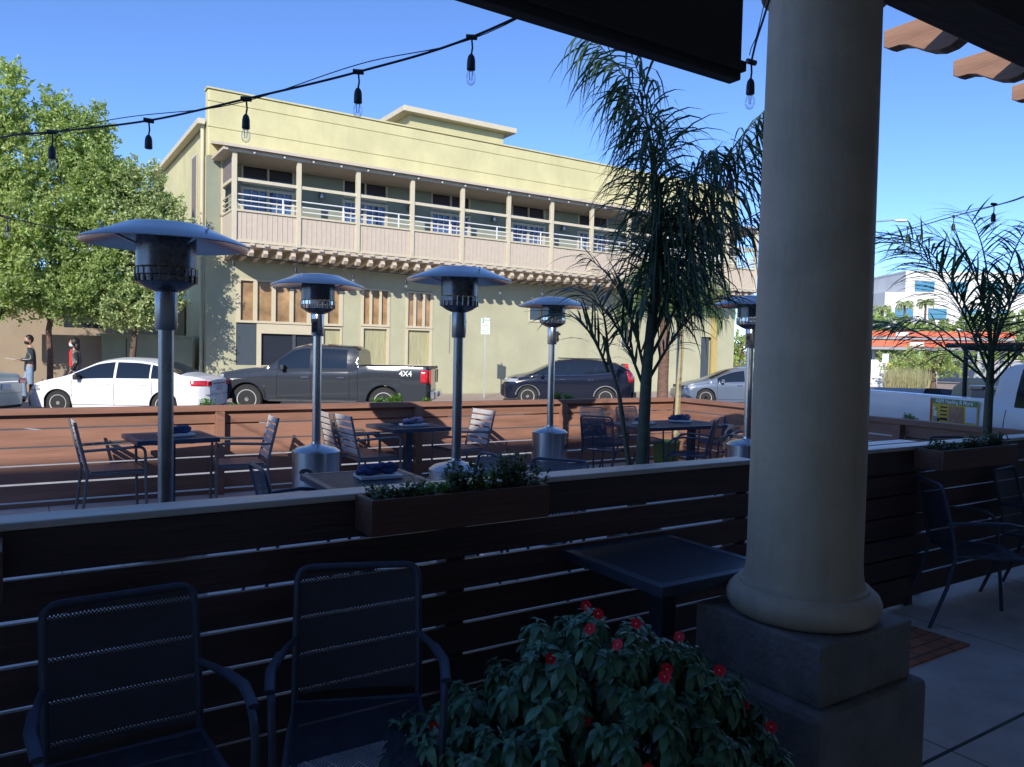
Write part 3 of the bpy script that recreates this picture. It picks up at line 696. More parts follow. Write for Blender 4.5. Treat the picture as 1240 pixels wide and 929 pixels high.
# palms
def frond_mesh(L, rise, droop, nl, ll, wd, dl, seedv, twist=.3, start=.18):
    """local: grows along +x from the origin. rise = start elevation, droop = total bend"""
    rng = random.Random(seedv); m = MB(); pts = []; p = Vector((0, 0, 0)); K = 22; el = rise
    for i in range(K + 1):
        pts.append(p.copy()); s = i / K
        el = rise - droop * s ** 2.4
        p = p + Vector((math.cos(el), twist * .15 * math.sin(s * 2) * .3, math.sin(el))) * (L / K)
    m.tube(pts, [.012 * (1 - .85 * i / K) + .0012 for i in range(K + 1)], 5)
    def at(s): x = s * K; i = min(int(x), K - 1); return pts[i].lerp(pts[i + 1], x - i), (pts[i + 1] - pts[i]).normalized()
    for i in range(nl):
        s = start + (1 - start) * (i + rng.random() * .8) / nl
        c, d = at(min(s, .995)); side = Vector((0, 1, 0))
        up = side.cross(d)
        for sg in (-1, 1):
            l = ll * (math.sin(min(1, (s - start) / (1 - start) * 1.15 + .25) * math.pi * .78) ** .6 + .12) * rng.uniform(.8, 1.1)
            out = (side * sg * rng.uniform(.5, .95) + d * rng.uniform(.6, 1.1) + up * rng.uniform(-.4, .3)).normalized()
            q = c.copy(); vs = []; fs = []; n = 5; wl = wd * rng.uniform(.7, 1.2); dd = dl * rng.uniform(.45, 1.5)
            for k_ in range(n + 1):
                u = k_ / n; ww = wl * (.35 + 1.3 * u if u < .35 else .8 * (1.02 - u) / .65 + .03)
                sd = out.cross(Vector((0, 0, 1))); sd = sd.normalized() if sd.length > .05 else d
                sd = (sd + Vector((0, 0, .35)) * sg).normalized()
                vs += [q + sd * ww, q - sd * ww]
                out = (out + Vector((0, 0, -dd / n * (1 + u)))).normalized(); q = q + out * (l / n)
            for k_ in range(n): fs.append((2 * k_, 2 * k_ + 1, 2 * k_ + 3, 2 * k_ + 2))
            m.add(vs, fs)
    return m
def palm(label, base, trunks, fronds, leafm, stemm, name='palm_tree', cat='palm', wd=.0125):
    t = thing(name, label, cat, base)
    for pts, rr in trunks: MB().tube(pts, rr, 12).build('trunk', M[stemm], t, smooth=True)
    for i, (pos, az, rise, L, droop, nl, ll, dl) in enumerate(fronds):
        o = frond_mesh(L, R(rise), R(droop), nl, ll, wd, dl, i * 13 + 5).build('frond', M[leafm], t, smooth=True, angle=180)
        o.location = pos; o.rotation_euler = (0, 0, R(az))
    return t
# azimuths: image right is about -33 deg, image left about 147, away 57, toward camera 237
RT, LF, AW, TW = -33, 147, 57, 237
palm('tall dark palm rising from behind the near fence left of the column', (3.70, 4.03, 0),
     [([(0, 0, 0), (.02, .0, .9), (.04, 0, 1.5), (.07, -.01, 2.0)], [.05, .045, .04, .03]),
      ([(-.04, .02, 0), (-.06, .03, .8), (-.14, .08, 1.35), (-.24, .15, 1.75)], [.022, .02, .015, .01])],
     [((.06, 0, 1.7), LF, 94, 2.25, 62, 84, .56, 2.2), ((.06, 0, 1.7), LF + 40, 94, 2.05, 50, 64, .58, 1.9), ((.06, 0, 1.7), LF - 35, 94, 1.9, 50, 46, .56, 1.9), ((.07, 0, 1.7), AW, 89, 1.9, 50, 66, .56, 1.9),
      ((.07, 0, 1.7), RT + 6, 73, 2.15, 42, 80, .62, 2.2), ((.07, 0, 1.7), RT - 14, 70, 1.8, 45, 50, .58, 2.1), ((.07, 0, 1.65), RT + 35, 80, 1.75, 50, 48, .55, 2.0), ((.07, 0, 1.6), RT + 4, 65, 1.45, 50, 42, .52, 1.9),
      ((.06, 0, 1.6), TW, 89, 1.6, 45, 46, .52, 1.9), ((.06, 0, 1.6), TW + 50, 87, 1.5, 50, 44, .5, 1.9), ((.06, 0, 1.6), RT, 84, 1.6, 40, 44, .5, 1.9), ((.06, 0, 1.6), AW - 40, 86, 1.5, 40, 40, .5, 1.8),
      ((.06, 0, 1.45), RT, 62, .85, 50, 26, .38, .6), ((.04, 0, 1.35), LF, 68, .95, 55, 28, .36, .5), ((.04, 0, 1.45), LF - 20, 76, 1.0, 50, 30, .38, .6),
      ((-.2, .13, 1.5), LF + 8, 66, .55, 60, 16, .36, .4), ((-.2, .13, 1.55), AW + 30, 82, .6, 50, 16, .32, .4)],
     'palmleaf', 'stem')
palm('dark palm behind the herb planter at the right edge, in front of the white pickup', (7.43, 3.5, 0),
     [([(0, 0, 0), (0, 0, .9), (.01, 0, 1.45), (.01, 0, 1.8)], [.045, .04, .034, .025])],
     [((.01, 0, 1.5), LF, 66, 1.7, 62, 40, 0.57, 0.64), ((.01, 0, 1.6), LF + 20, 58, 1.55, 45, 38, 0.55, 0.56), ((.01, 0, 1.45), LF - 20, 40, 1.35, 60, 36, 0.55, 0.64), ((.01, 0, 1.7), LF - 30, 82, 1.35, 70, 34, 0.52, 0.64),
      ((.01, 0, 1.7), RT, 72, 1.6, 60, 40, 0.57, 0.64), ((.01, 0, 1.7), RT + 30, 78, 1.5, 60, 38, 0.55, 0.64), ((.01, 0, 1.5), RT - 20, 50, 1.5, 60, 38, 0.55, 0.64), ((.01, 0, 1.7), AW, 84, 1.5, 50, 36, 0.52, 0.64),
      ((.01, 0, 1.6), TW, 76, 1.1, 80, 32, 0.48, 0.72), ((.01, 0, 1.4), AW + 40, 58, 1.1, 80, 30, 0.46, 0.64), ((.01, 0, 1.4), TW - 30, 62, 1.0, 90, 30, 0.46, 0.72), ((.01, 0, 1.4), TW + 40, 56, 1.1, 80, 30, 0.46, 0.72)],
     'palmleaf', 'stem')
fr = []
for i in range(15): fr.append(((0, 0, 2.45 - .02 * i), i * 137.5, 78 - i * 3.2, .95 + .03 * (i % 4), 135, 40, .42, 2.4))
palm('pale feathery young palm with a thin yellowish stem in the far patio corner', (8.33, 8.30, 0), [([(0, 0, 0), (.02, 0, 1.0), (.06, 0, 1.8), (.02, 0, 2.45)], [.05, .042, .035, .025])], fr, 'palmpale', 'palestem', wd=.008)
fr = []
for i in range(16): fr.append(((0, 0, 3.35 - .02 * i), i * 137.5 + 40, 80 - i * 4, 1.5 + .1 * (i % 4), 130, 46, .6, 2.4))
palm('street palm with a rough brown trunk behind the far patio corner', (14.9, 15.4, -.2), [([(0, 0, 0), (0, 0, 1.2), (.02, 0, 2.4), (0, 0, 3.4)], [.17, .15, .14, .12])], fr, 'palmpale', 'barkred', wd=.014)

# pots
tag(MB().lathe([(.13, 0), (.17, .02), (.2, .34), (.215, .36), (.2, .37), (.17, .33)], 28, (8.12, 8.28, 0)).build('plant_pot', M['greenpot'], smooth=True), 'green round pot on the patio floor under the pale palm', 'pot')
tag(MB().lathe([(.13, 0), (.15, .02), (.2, .36), (.215, .38), (.2, .39), (.18, .35)], 28, (3.68, 4.04, 0)).build('plant_pot', M['terra'], smooth=True), 'dark pot at the foot of the tall palm, seen through the fence gaps', 'pot')

# flowering bush at the foot of the pedestal
def vinca():
    t = thing('flowering_bush', 'dark green bush with red flowers at the foot of the column pedestal', 'bush', (1.47, 1.86, 0))
    MB().lathe([(.2, 0), (.24, .02), (.3, .26), (.32, .28), (.3, .29), (.27, .25)], 32).build('pot', M['terra'], t, smooth=True)
    rng = random.Random(3); m = MB(); st = MB(); tips = []
    for i in range(520):
        a = rng.uniform(0, 2 * math.pi); r = math.sqrt(rng.random())
        ex = .66 * r * math.cos(a); ey = .42 * r * math.sin(a)
        # long axis follows image right
        x = ex * .86 + ey * .5; y = -ex * .5 + ey * .86
        top = .775 - .36 * r ** 2.0 + rng.uniform(-.09, .06)
        if ex < -.15: top -= .10 + .1 * rng.random()
        z = top if i % 3 else rng.uniform(.22, max(.25, top - .06))
        if i % 3 == 0: x *= 1.08; y *= 1.08
        c = Vector((x, y, z)); tips.append((r, c))
        ax = Vector((x * .9, y * .9, .75)).normalized() + Vector((rng.uniform(-.3, .3), rng.uniform(-.3, .3), 0)); ax.normalize()
        st.tube([c - ax * .16 + Vector((-x * .12, -y * .12, -.05)), c - ax * .07, c], [.0035, .003, .002], 5)
        ph = rng.uniform(0, 6.28)
        u = ax.orthogonal().normalized(); v = ax.cross(u)
        for ring in range(3):
            nn = 6 if ring else 4
            for k_ in range(nn):
                b_ = ph + k_ * 2 * math.pi / nn + ring * .55
                rad = u * math.cos(b_) + v * math.sin(b_)
                el = [.75, .2, -.55][ring] + rng.uniform(-.2, .2)
                d = (rad + ax * el).normalized(); L = [.036, .06, .068][ring] * rng.uniform(.6, 1.25)
                p = c - ax * (ring * .014)
                # curved leaf, 3 segments with centre fold
                s = d.cross(ax).normalized(); w_ = L * .225; q = p.copy(); vs = []; fs = []; dd = d.copy()
                for g_ in range(5):
                    f_ = g_ / 4; wd = w_ * (math.sin(math.pi * (.12 + .86 * f_)) ** .8)
                    nrm = s.cross(dd).normalized()
                    vs += [q + s * wd + nrm * wd * .25, q, q - s * wd + nrm * wd * .25]
                    dd = (dd + Vector((0, 0, -.28)) - ax * .05).normalized(); q = q + dd * L / 4
                for g_ in range(4):
                    o_ = 3 * g_; fs += [(o_, o_ + 3, o_ + 4, o_ + 1), (o_ + 1, o_ + 4, o_ + 5, o_ + 2)]
                m.add(vs, fs)
    st.build('stems', M['stem'], t, smooth=True)
    m.build('foliage', M['vinca'], t, smooth=True, angle=180)
    # flowers near the top/front right
    cam_p = Vector((0 - 1.47, 0 - 1.86, 1.62))
    f0 = None
    pick = [c for r, c in tips if c.z > .42 and (c.x * -.54 + c.y * -.84 > -.35)]
    rng.shuffle(pick); sel = []
    for c in pick:
        px = c.x * .84 - c.y * .54
        if px < .0 and rng.random() < .85: continue
        if all((c - s_).length > .035 for s_ in sel): sel.append(c)
        if len(sel) >= 26: break
    for c in sel:
        if f0 is None:
            fm = MB()
            for k_ in range(5):
                a = k_ * 2 * math.pi / 5; d = Vector((math.cos(a), math.sin(a), 0)); s = Vector((-d.y, d.x, 0))
                fm.add([Vector((0, 0, 0)), d * .008 + s * .006, d * .0155 + s * .009 + Vector((0, 0, .004)), d * .0185 + Vector((0, 0, .001)), d * .0155 - s * .009 + Vector((0, 0, .002)), d * .008 - s * .006], [(0, 1, 2, 3, 4, 5)])
            f0 = fm.build('flower', M['red'], t); e0 = MB().sphere((0, 0, .001), .0028, 8).build('flower_eye', M['flowereye'], f0); o = f0
        else:
            o = f0.copy(); COL.objects.link(o); e = e0.copy(); COL.objects.link(e); e.parent = o
        v = (cam_p - c).normalized(); o.location = c + v * .022 + Vector((0, 0, .02))
        q = (v + Vector((rng.uniform(-.5, .5), rng.uniform(-.5, .5), .5))).to_track_quat('Z', 'Y'); o.rotation_euler = q.to_euler()
vinca()

# planter boxes hung on the fences
def herbs(name, label, loc, lx, ly, hh, n, mt, parent=None, lf=.022, seedv=1):
    rng = random.Random(seedv); m = MB(); st = MB()
    for i in range(n):
        x = rng.uniform(-lx, lx); y = rng.uniform(-ly, ly); h = hh * rng.uniform(.3, .8)
        tip = Vector((x + rng.uniform(-.04, .04), y + rng.uniform(-.03, .03), h)); b_ = Vector((x, y, 0))
        st.tube([b_, b_.lerp(tip, .5) + Vector((rng.uniform(-.01, .01), 0, 0)), tip], .0014, 4)
        for k_ in range(13):
            s = rng.uniform(.25, 1.0); p = b_.lerp(tip, s); d = Vector((rng.uniform(-1, 1), rng.uniform(-1, 1), rng.uniform(-.1, .9)))
            leaf_quad(m, p, d, Vector((0, 0, 1)) + rnd_dir() * .3, lf * rng.uniform(.7, 1.4), lf * .33, .2)
    if name == 'foliage':
        o = st.build('stems', M['stem'], parent); o.location = loc
        f = m.build('foliage', M[mt], parent); f.location = loc; return
    t = thing(name, label, 'plant', loc)
    st.build('stems', M['stem'], t); m.build('foliage', M[mt], t); return t
def planter(label, x0, x1, y0, y1, z0, z1, wm='wood_shaded'):
    t = thing('planter_box', label, 'planter', ((x0 + x1) / 2, (y0 + y1) / 2, z0)); a = (x1 - x0) / 2; b_ = (y1 - y0) / 2; h = z1 - z0; e = .02
    m = MB(); m.box(-a, a, -b_, -b_ + e, 0, h); m.box(-a, a, b_ - e, b_, 0, h); m.box(-a, -a + e, -b_ + e, b_ - e, 0, h); m.box(a - e, a, -b_ + e, b_ - e, 0, h); m.box(-a + e, a - e, -b_ + e, b_ - e, 0, .02)
    m.build('box', M[wm], t, bevel=.003)
    MB().box(-a + e, a - e, -b_ + e, b_ - e, .021, h - .03).build('soil', M['soil'], t)
    return t
M['wood_box'] = mat('planter_cedar', (.13, .06, .042), .55, var=.25, vscale=9, bump=.3, bscale=40, stretch=(.12, 1, 1.6))
pb = planter('long reddish planter box of herbs hung on the near fence above the two foreground chairs', 1.09, 1.885, 2.6, 2.765, .935, 1.07, 'wood_box')
for xx, nn, hh, mt_, sd in [(-.34, 16, .09, 'herb', 1), (-.2, 12, .11, 'herb', 7), (-.12, 8, .08, 'herbl', 2), (.03, 30, .16, 'herb', 3), (.16, 12, .10, 'herbl', 4), (.26, 34, .21, 'herb', 5), (.35, 12, .13, 'herb', 6)]:
    herbs('foliage', None, (xx * .93, 0, .11), .06, .05, hh, nn, mt_, pb, .024, sd)
pb = planter('planter box of herbs hung on the fence right of the column, below the right palm', 4.93, 5.92, 2.57, 2.765, .93, 1.06, 'wood_box')
for xx, nn, hh, mt_, sd in [(-.36, 18, .11, 'herb', 11), (-.22, 10, .09, 'herb', 12), (.1, 26, .13, 'herb', 13), (.3, 30, .14, 'herb', 14), (.42, 8, .14, 'herb', 15)]:
    herbs('foliage', None, (xx, 0, .1), .08, .05, hh, nn, mt_, pb, .022, sd)
planter('reddish planter box on the near fence cut off by the left edge of the picture', -.9, -.03, 2.56, 2.765, .88, 1.03, 'wood_box')
# window boxes outside the far fence with tufts poking over the rail
for i, (x0, x1, its) in enumerate([(1.3, 2.33, [(1.79, 15, .14, 'bright green tuft over the far fence rail behind the white sedan'), (2.11, 8, .09, 'small green sprig over the far fence rail at the pickup front wheel')]),
                                   (3.4, 4.75, [(3.83, 16, .12, 'yellow green tuft over the far rail, left of the pickup rear wheel'), (4.05, 30, .17, 'largest green tuft over the far rail in front of the pickup rear wheel'), (4.48, 12, .12, 'small green tuft over the far rail below the pickup tail light')]),
                                   (6.1, 7.1, [(6.55, 22, .19, 'round bright tuft over the far rail below the suv doors'), (6.80, 14, .14, 'small round tuft over the far rail, second one below the suv doors')])]):
    planter(['planter box outside the far fence behind the leftmost table', 'planter box outside the far fence behind the middle table', 'planter box outside the far fence in front of the navy suv'][i], x0, x1, 8.85, 9.07, .74, .92, 'wood_far')
    for x, n_, h_, lb in its: herbs('fence_plant', lb, (x, 8.96, .88), .07 if n_ > 12 else .04, .06, h_ + .05, n_ * 3, 'herbl', lf=.03, seedv=int(x * 10))
herbs('fence_plant', 'small green sprig over the right fence rail in front of the white pickup bed', (8.62, 4.9, .9), .07, .05, .16, 14, 'herbl', lf=.035, seedv=77)

rug = MB().box(3.35, 4.59, 2.2, 2.72, .0, .012).build('brick_doormat', M['rug'])
tag(rug, 'reddish brick patterned mat on the concrete right of the pedestal', 'door mat')

# ------------------------------------------------------------------ yellow building across the street
def wall_open(mb, x0, x1, z0, z1, ya, yb, ops):
    xs = sorted({x0, x1, *[o[0] for o in ops], *[o[1] for o in ops]}); zs = sorted({z0, z1, *[o[2] for o in ops], *[o[3] for o in ops]})
    # merge: full-height columns where no opening intersects
    for i in range(len(xs) - 1):
        a, b_ = xs[i], xs[i + 1]; mid = (a + b_) / 2
        cuts = sorted([(o[2], o[3]) for o in ops if o[0] < mid < o[1]])
        z = z0
        for c0, c1 in cuts:
            if c0 > z: mb.box(a, b_, ya, yb, z, c0)
            z = max(z, c1)
        if z < z1: mb.box(a, b_, ya, yb, z, z1)
yb_ = thing('hotel_building', 'long two storey yellow green stucco building with a second floor balcony across the street', 'building', (5.26, 26.5, -.05))
def Wx(m): return m
OX = 5.26; OZ = -.05
def BB(*a):   # box in world coordinates -> local
    return (a[0] - OX, a[1] - OX, a[2] - 26.5, a[3] - 26.5, a[4] - OZ, a[5] - OZ)
XE = 30.45
gops = [(6.2, 9.88, 1.0, 3.88), (10.58, 11.7, 1.0, 3.84), (12.35, 13.47, 1.0, 3.86), (17.92, 19.28, 2.92, 3.66), (22.95, 23.5, 1.9, 3.4), (28.1, 28.95, -.05, 2.6)]
m = MB(); wall_open(m, 5.26, XE, -.05, 4.75, 26.5, 26.8, gops); m.v = [(x - OX, y - 26.5, z - OZ) for x, y, z in m.v]
m.build('ground_wall', M['stucco2'], yb_)
m = MB(); m.box(*BB(5.26, 5.56, 26.8, 38, -.05, 8.9)); m.box(*BB(5.56, XE, 37.7, 38, -.05, 8.9)); m.box(*BB(XE - .3, XE, 26.8, 37.7, -.05, 8.9)); m.build('side_wall', M['stucco'], yb_)
# balcony recess: back wall behind the balcony plane
doors = [(6.35, 8.05), (9.85, 11.5), (13.35, 15.0), (17.0, 18.6), (20.4, 22.0), (23.9, 25.5), (27.3, 28.9)]
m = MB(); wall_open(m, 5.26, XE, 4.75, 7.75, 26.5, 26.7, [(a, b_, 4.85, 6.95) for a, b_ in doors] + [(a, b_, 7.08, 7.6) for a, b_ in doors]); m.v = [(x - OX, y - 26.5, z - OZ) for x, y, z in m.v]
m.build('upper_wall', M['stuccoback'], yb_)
m = MB(); m.box(*BB(5.26, XE, 26.48, 26.9, 7.75, 9.9)); m.build('parapet', M['stucco'], yb_, bevel=.05)
m = MB()
for z in (8.7, 9.52): m.box(*BB(5.24, XE + .02, 26.455, 26.478, z, z + .035))
m.box(*BB(5.22, XE + .04, 26.43, 26.94, 9.902, 9.95)); m.build('parapet_moulding', M['stucco'], yb_)
MB().box(*BB(5.56, XE, 26.9, 37.7, 8.6, 8.75)).build('roof', M['tanwall'], yb_)
m = MB(); m.box(*BB(13.55, 18.05, 29, 32.5, 8.75, 11.2)); pw = m.build('penthouse', M['stucco'], yb_)
MB().box(*BB(13.1, 18.5, 28.6, 33, 11.202, 11.42)).build('penthouse_roof', M['cream'], pw, bevel=.02)
# doors and transoms
d0 = None
for a, b_ in doors:
    fr_ = MB(); cx_ = (a + b_) / 2
    for (z0, z1, cols, rows) in ((7.08, 7.6, 2, 1),):
        fr_.box(*BB(a, b_, 26.47, 26.55, z0 - .06, z0)); fr_.box(*BB(a, b_, 26.47, 26.55, z1, z1 + .05))
        for x in (a, cx_, b_): fr_.box(*BB(x - .03, x + .03, 26.475, 26.55, z0, z1))
    fo = fr_.build('transom_frame', M['cream'], yb_)
    MB().box(*BB(a + .03, b_ - .03, 26.56, 26.58, 7.08, 7.6)).build('pane', M['winglass'], fo)
    dm = MB()
    for x in (a, cx_, b_): dm.box(*BB(x - .05, x + .05, 26.47, 26.56, 4.86, 6.93))
    for x0, x1 in ((a + .05, cx_ - .05), (cx_ + .05, b_ - .05)):
        dm.box(*BB(x0, x1, 26.49, 26.55, 4.86, 5.3)); dm.box(*BB(x0, x1, 26.49, 26.55, 6.83, 6.93))
        for q in (1, 2): x = x0 + (x1 - x0) * q / 3; dm.box(*BB(x - .015, x + .015, 26.50, 26.54, 5.3, 6.83))
        for q in (1, 2, 3): z = 5.3 + 1.53 * q / 4; dm.box(*BB(x0, x1, 26.502, 26.538, z - .015, z + .015))
    do_ = dm.build('french_door', M['cream'], yb_)
    MB().box(*BB(a + .05, b_ - .05, 26.56, 26.58, 4.86, 6.9)).build('pane', M['reflectpane'], do_)
for x in (9.0, 12.4, 16.05, 19.5, 23.0, 26.4):
    l = MB().box(*BB(x - .05, x + .05, 26.44, 26.5, 6.85, 6.95)).lathe([(.03, 0), (.09, .05), (.1, .25), (.05, .33), (.0, .36)], 10, (x - OX, -.16, 6.8 - OZ)); l.build('wall_lantern', M['gun'], yb_, smooth=True)
    MB().box(*BB(x + .45, x + .7, 26.47, 26.498, 5.15, 5.6)).build('vent', M['darkdoor'], yb_)
# balcony
bx = [5.74 + 2.018 * k_ for k_ in range(13)]
MB().box(*BB(5.66, 30.1, 24.92, 26.48, 4.76, 4.86)).build('balcony_floor', M['beige'], yb_)
pm = MB(); pm.box(*BB(5.7, 30.05, 24.92, 24.96, 4.95, 5.83)); pm.box(*BB(5.7, 5.74, 24.96, 26.48, 4.95, 5.83)); pm.box(*BB(30.01, 30.05, 24.96, 26.48, 4.95, 5.83))
pm.build('balcony_apron', M['beige'], yb_)
m = MB()
n = int(24.3 / .16)
for i in range(n): x = 5.78 + i * .16; m.box(*BB(x, x + .012, 24.905, 24.919, 4.99, 5.8))
m.build('apron_battens', M['beige'], yb_)
m = MB(); m.box(*BB(5.66, 30.1, 24.87, 24.98, 5.83, 5.89)); m.box(*BB(5.66, 30.1, 24.88, 24.98, 4.88, 4.95)); m.box(*BB(5.67, 5.76, 24.98, 26.48, 5.83, 5.89)); m.box(*BB(30.0, 30.09, 24.98, 26.48, 5.83, 5.89)); m.build('apron_trim', M['cream'], yb_)
for x in bx: MB().box(*BB(x - .07, x + .07, 24.86, 25.0, 4.86, 7.62)).build('balcony_post', M['cream'], yb_, bevel=.008)
MB().box(*BB(5.67, 5.79, 26.36, 26.478, 4.86, 7.62)).build('balcony_post', M['cream'], yb_)
MB().box(*BB(30.02, 30.12, 26.36, 26.478, 4.86, 7.62)).build('balcony_post', M['cream'], yb_)
for i in range(12):
    a, b_ = bx[i] + .07, bx[i + 1] - .07
    m = MB(); m.box(*BB(a, b_, 24.9, 24.96, 6.76, 6.86)); m.build('mid_rail', M['cream'], yb_)
    m = MB()
    for z in (6.36, 6.18, 6.03): m.tube([(a - OX, -1.57, z - OZ), (b_ - OX, -1.57, z - OZ)], .022, 6)
    x = (a + b_) / 2 + .5; m.box(*BB(x - .02, x + .02, 24.915, 24.945, 5.89, 6.36)); m.build('guard_rails', M['white'], yb_)
for xx in (5.72, 30.06):
    m = MB(); m.box(*BB(xx - .03, xx + .03, 25.0, 26.36, 6.76, 6.86))
    for z in (6.36, 6.18, 6.03): m.tube([(xx - OX, -1.5, z - OZ), (xx - OX, -.14, z - OZ)], .022, 6)
    m.build('guard_rails', M['cream'], yb_)
MB().box(*BB(5.71, 5.73, 25.0, 26.36, 6.86, 7.55)).build('side_screen', M['greycloth'], yb_)
# eave roof over the balcony
m = MB(); m.prism([(-1.85, 7.72), (0, 8.16), (0, 8.24), (-1.85, 7.80)], lambda u, v, t: (t - OX, u - .025, v - OZ), 5.35, 30.75); m.build('eave_roof', M['beige'], yb_)
m = MB(); m.box(*BB(5.5, 30.6, 24.8, 24.86, 7.62, 7.76)); m.box(*BB(5.5, 30.6, 24.86, 26.47, 7.62, 7.66)); m.box(*BB(5.36, 5.5, 24.7, 26.4, 7.62, 7.7)); m.build('eave_fascia', M['beige'], yb_)
e0 = None
for i in range(26):
    if e0 is None: e0 = MB().sphere((0, 0, 0), .045, 8).build('eave_bulb', M['white'], yb_, smooth=True); o = e0
    else: o = e0.copy(); COL.objects.link(o)
    o.location = (6.3 + i * .94 - OX, -1.75, 7.66 - OZ)
# corbels
def corbel():
    pr = [(0, 0), (1.62, 0), (1.62, -.07), (1.52, -.09), (1.45, -.18), (1.51, -.29), (1.42, -.39), (1.28, -.39), (1.2, -.25), (1.1, -.27), (0, -.42)]
    return MB().prism(pr, lambda u, v, t: (t, -u - .02, v), -.07, .07)
c0 = None
nC = 55
for i in range(nC):
    if c0 is None: c0 = corbel().build('corbel', M['beige'], yb_); o = c0
    else: o = c0.copy(); COL.objects.link(o)
    o.location = (5.85 + i * (24.1 / (nC - 1)) - OX, 0, 4.87 - OZ)
# ground floor windows
def window(x0, x1, z0, z1, cols, glass, rows=(), mt='cream', fw=.06, name='window'):
    m = MB(); m.box(*BB(x0, x1, 26.47, 26.56, z1 - .06, z1)); m.box(*BB(x0, x1, 26.46, 26.56, z0, z0 + .08)); m.box(*BB(x0, x0 + fw, 26.47, 26.56, z0 + .08, z1 - .06)); m.box(*BB(x1 - fw, x1, 26.47, 26.56, z0 + .08, z1 - .06))
    for i in range(1, cols): x = x0 + (x1 - x0) * i / cols; m.box(*BB(x - fw / 2, x + fw / 2, 26.475, 26.55, z0 + .08, z1 - .06))
    for z in rows: m.box(*BB(x0 + fw, x1 - fw, 26.478, 26.55, z - .04, z + .04))
    o = m.build(name, M[mt], yb_); MB().box(*BB(x0 + .01, x1 - .01, 26.58, 26.6, z0 + .01, z1 - .01)).build('pane', M[glass], o); return o
window(6.2, 9.88, 2.42, 3.88, 6, 'orangepane', fw=.13)
MB().box(*BB(6.22, 6.85, 26.52, 26.56, 1.0, 2.38)).build('shutter', M['darkdoor'], yb_)
m = MB(); m.box(*BB(6.87, 9.1, 26.48, 26.56, 2.08, 2.40)); m.box(*BB(6.87, 7.02, 26.48, 26.56, .0, 2.08)); m.box(*BB(8.98, 9.1, 26.48, 26.56, .0, 2.08)); m.build('entry_surround', M['cream'], yb_)
e_ = MB().box(*BB(8.1, 8.2, 26.52, 26.57, .0, 2.06)).build('entry_door', M['darkdoor'], yb_); MB().box(*BB(7.03, 8.97, 26.59, 26.61, 0, 2.07)).build('pane', M['winglass'], e_)
window(9.12, 9.86, 1.0, 2.38, 1, 'curtain')
for x0, x1 in ((10.58, 11.7), (12.35, 13.47)):
    window(x0, x1, 2.46, 3.84, 3, 'orangepane', fw=.09); window(x0, x1, 1.0, 2.44, 1, 'curtain', fw=.1)
window(17.92, 19.28, 2.92, 3.66, 2, 'winglass', fw=.05)
window(22.95, 23.5, 1.9, 3.4, 1, 'winglass', fw=.05)
MB().box(*BB(28.1, 28.75, 26.6, 26.64, 0, 2.58)).build('side_door', M['darkdoor'], yb_)
MB().box(*BB(28.78, 29.12, 26.38, 26.49, 0, 4.6)).build('door_pilaster', M['ochre'], yb_)
m = MB(); m.box(*BB(4.98, 5.2, 26.62, 37, 8.78, 8.95)); m.tube([(-.09, .35, 8.8 - OZ), (-.09, .35, .1)], .06, 10); m.build('gutter', M['cream'], yb_)
m = MB(); m.box(*BB(5.235, 5.25, 28.1, 29.0, 5.9, 8.2)); o = m.build('side_window', M['cream'], yb_); MB().box(*BB(5.22, 5.234, 28.2, 28.9, 6.0, 8.1)).build('pane', M['greycloth'], o)
m = MB(); m.tube([(8.95, -.04, 3.1), (8.95, -.04, 1.6)], .008, 6); m.build('conduit', M['gun'], yb_)

lb = thing('low_building', 'plain tan stucco wall in tree shade behind the two pedestrians', 'building', (-10, 30, -.05))
m = MB(); m.box(0, 15.2, 0, 6, 0, 3.15); m.build('wall', M['tanwall'], lb)
MB().box(-.1, 15.2, -.12, 6.1, 3.16, 3.3).build('parapet_cap', M['tanwall'], lb, bevel=.02)
MB().box(11.4, 12.6, -.03, -.004, 2.2, 2.9).build('window', M['winglass'], lb)
gw = thing('garden_wall', 'low pale green stucco wall at the corner of the yellow building behind the white sedan', 'wall', (2.3, 26.9, -.05))
MB().box(0, 2.6, 0, 1.6, 0, 1.9).build('wall', M['greenwall'], gw); MB().box(-.05, 2.65, -.05, 1.65, 1.902, 1.98).build('coping', M['greenwall'], gw, bevel=.01)
MB().box(.65, .68, -.012, -.002, .1, 1.85).box(1.9, 1.93, -.012, -.002, .1, 1.85).build('joint', M['darkdoor'], gw)
MB().box(-1.6, -.02, .2, .3, 0, 1.9).build('gate', M['tanwall'], gw)

# parking sign
ps = thing('parking_sign', 'white and green parking sign on a slim galvanised post in front of the building', 'sign', (14.25, 23.83, -.04), -R(33) + R(4))
MB().box(-.025, .025, -.012, .012, 0, 2.95).build('post', M['galv'], ps)
pn = MB().box(-.16, .16, -.022, -.014, 2.3, 2.88).build('sign_panel', M['white'], ps, bevel=.003)
mt_ = lambda x, z: Matrix.Translation((x, -.0235, z)) @ Matrix.Rotation(R(90), 4, 'X')
text('lettering', '2', .22, M['stext_g'], ps, mt_(-.09, 2.78), bold=.006)
text('lettering', 'HOUR', .09, M['stext_g'], ps, mt_(.05, 2.8), bold=.003)
text('lettering', 'PARKING', .062, M['stext_g'], ps, mt_(0, 2.62), bold=.002)
text('lettering', '8AM - 5PM', .052, M['stext_g'], ps, mt_(0, 2.52), bold=.002)
text('lettering', 'MON - FRI', .052, M['stext_g'], ps, mt_(0, 2.43), bold=.002)
MB().box(-.12, .12, -.0245, -.0225, 2.345, 2.365).build('arrow_bar', M['stext_g'], ps)

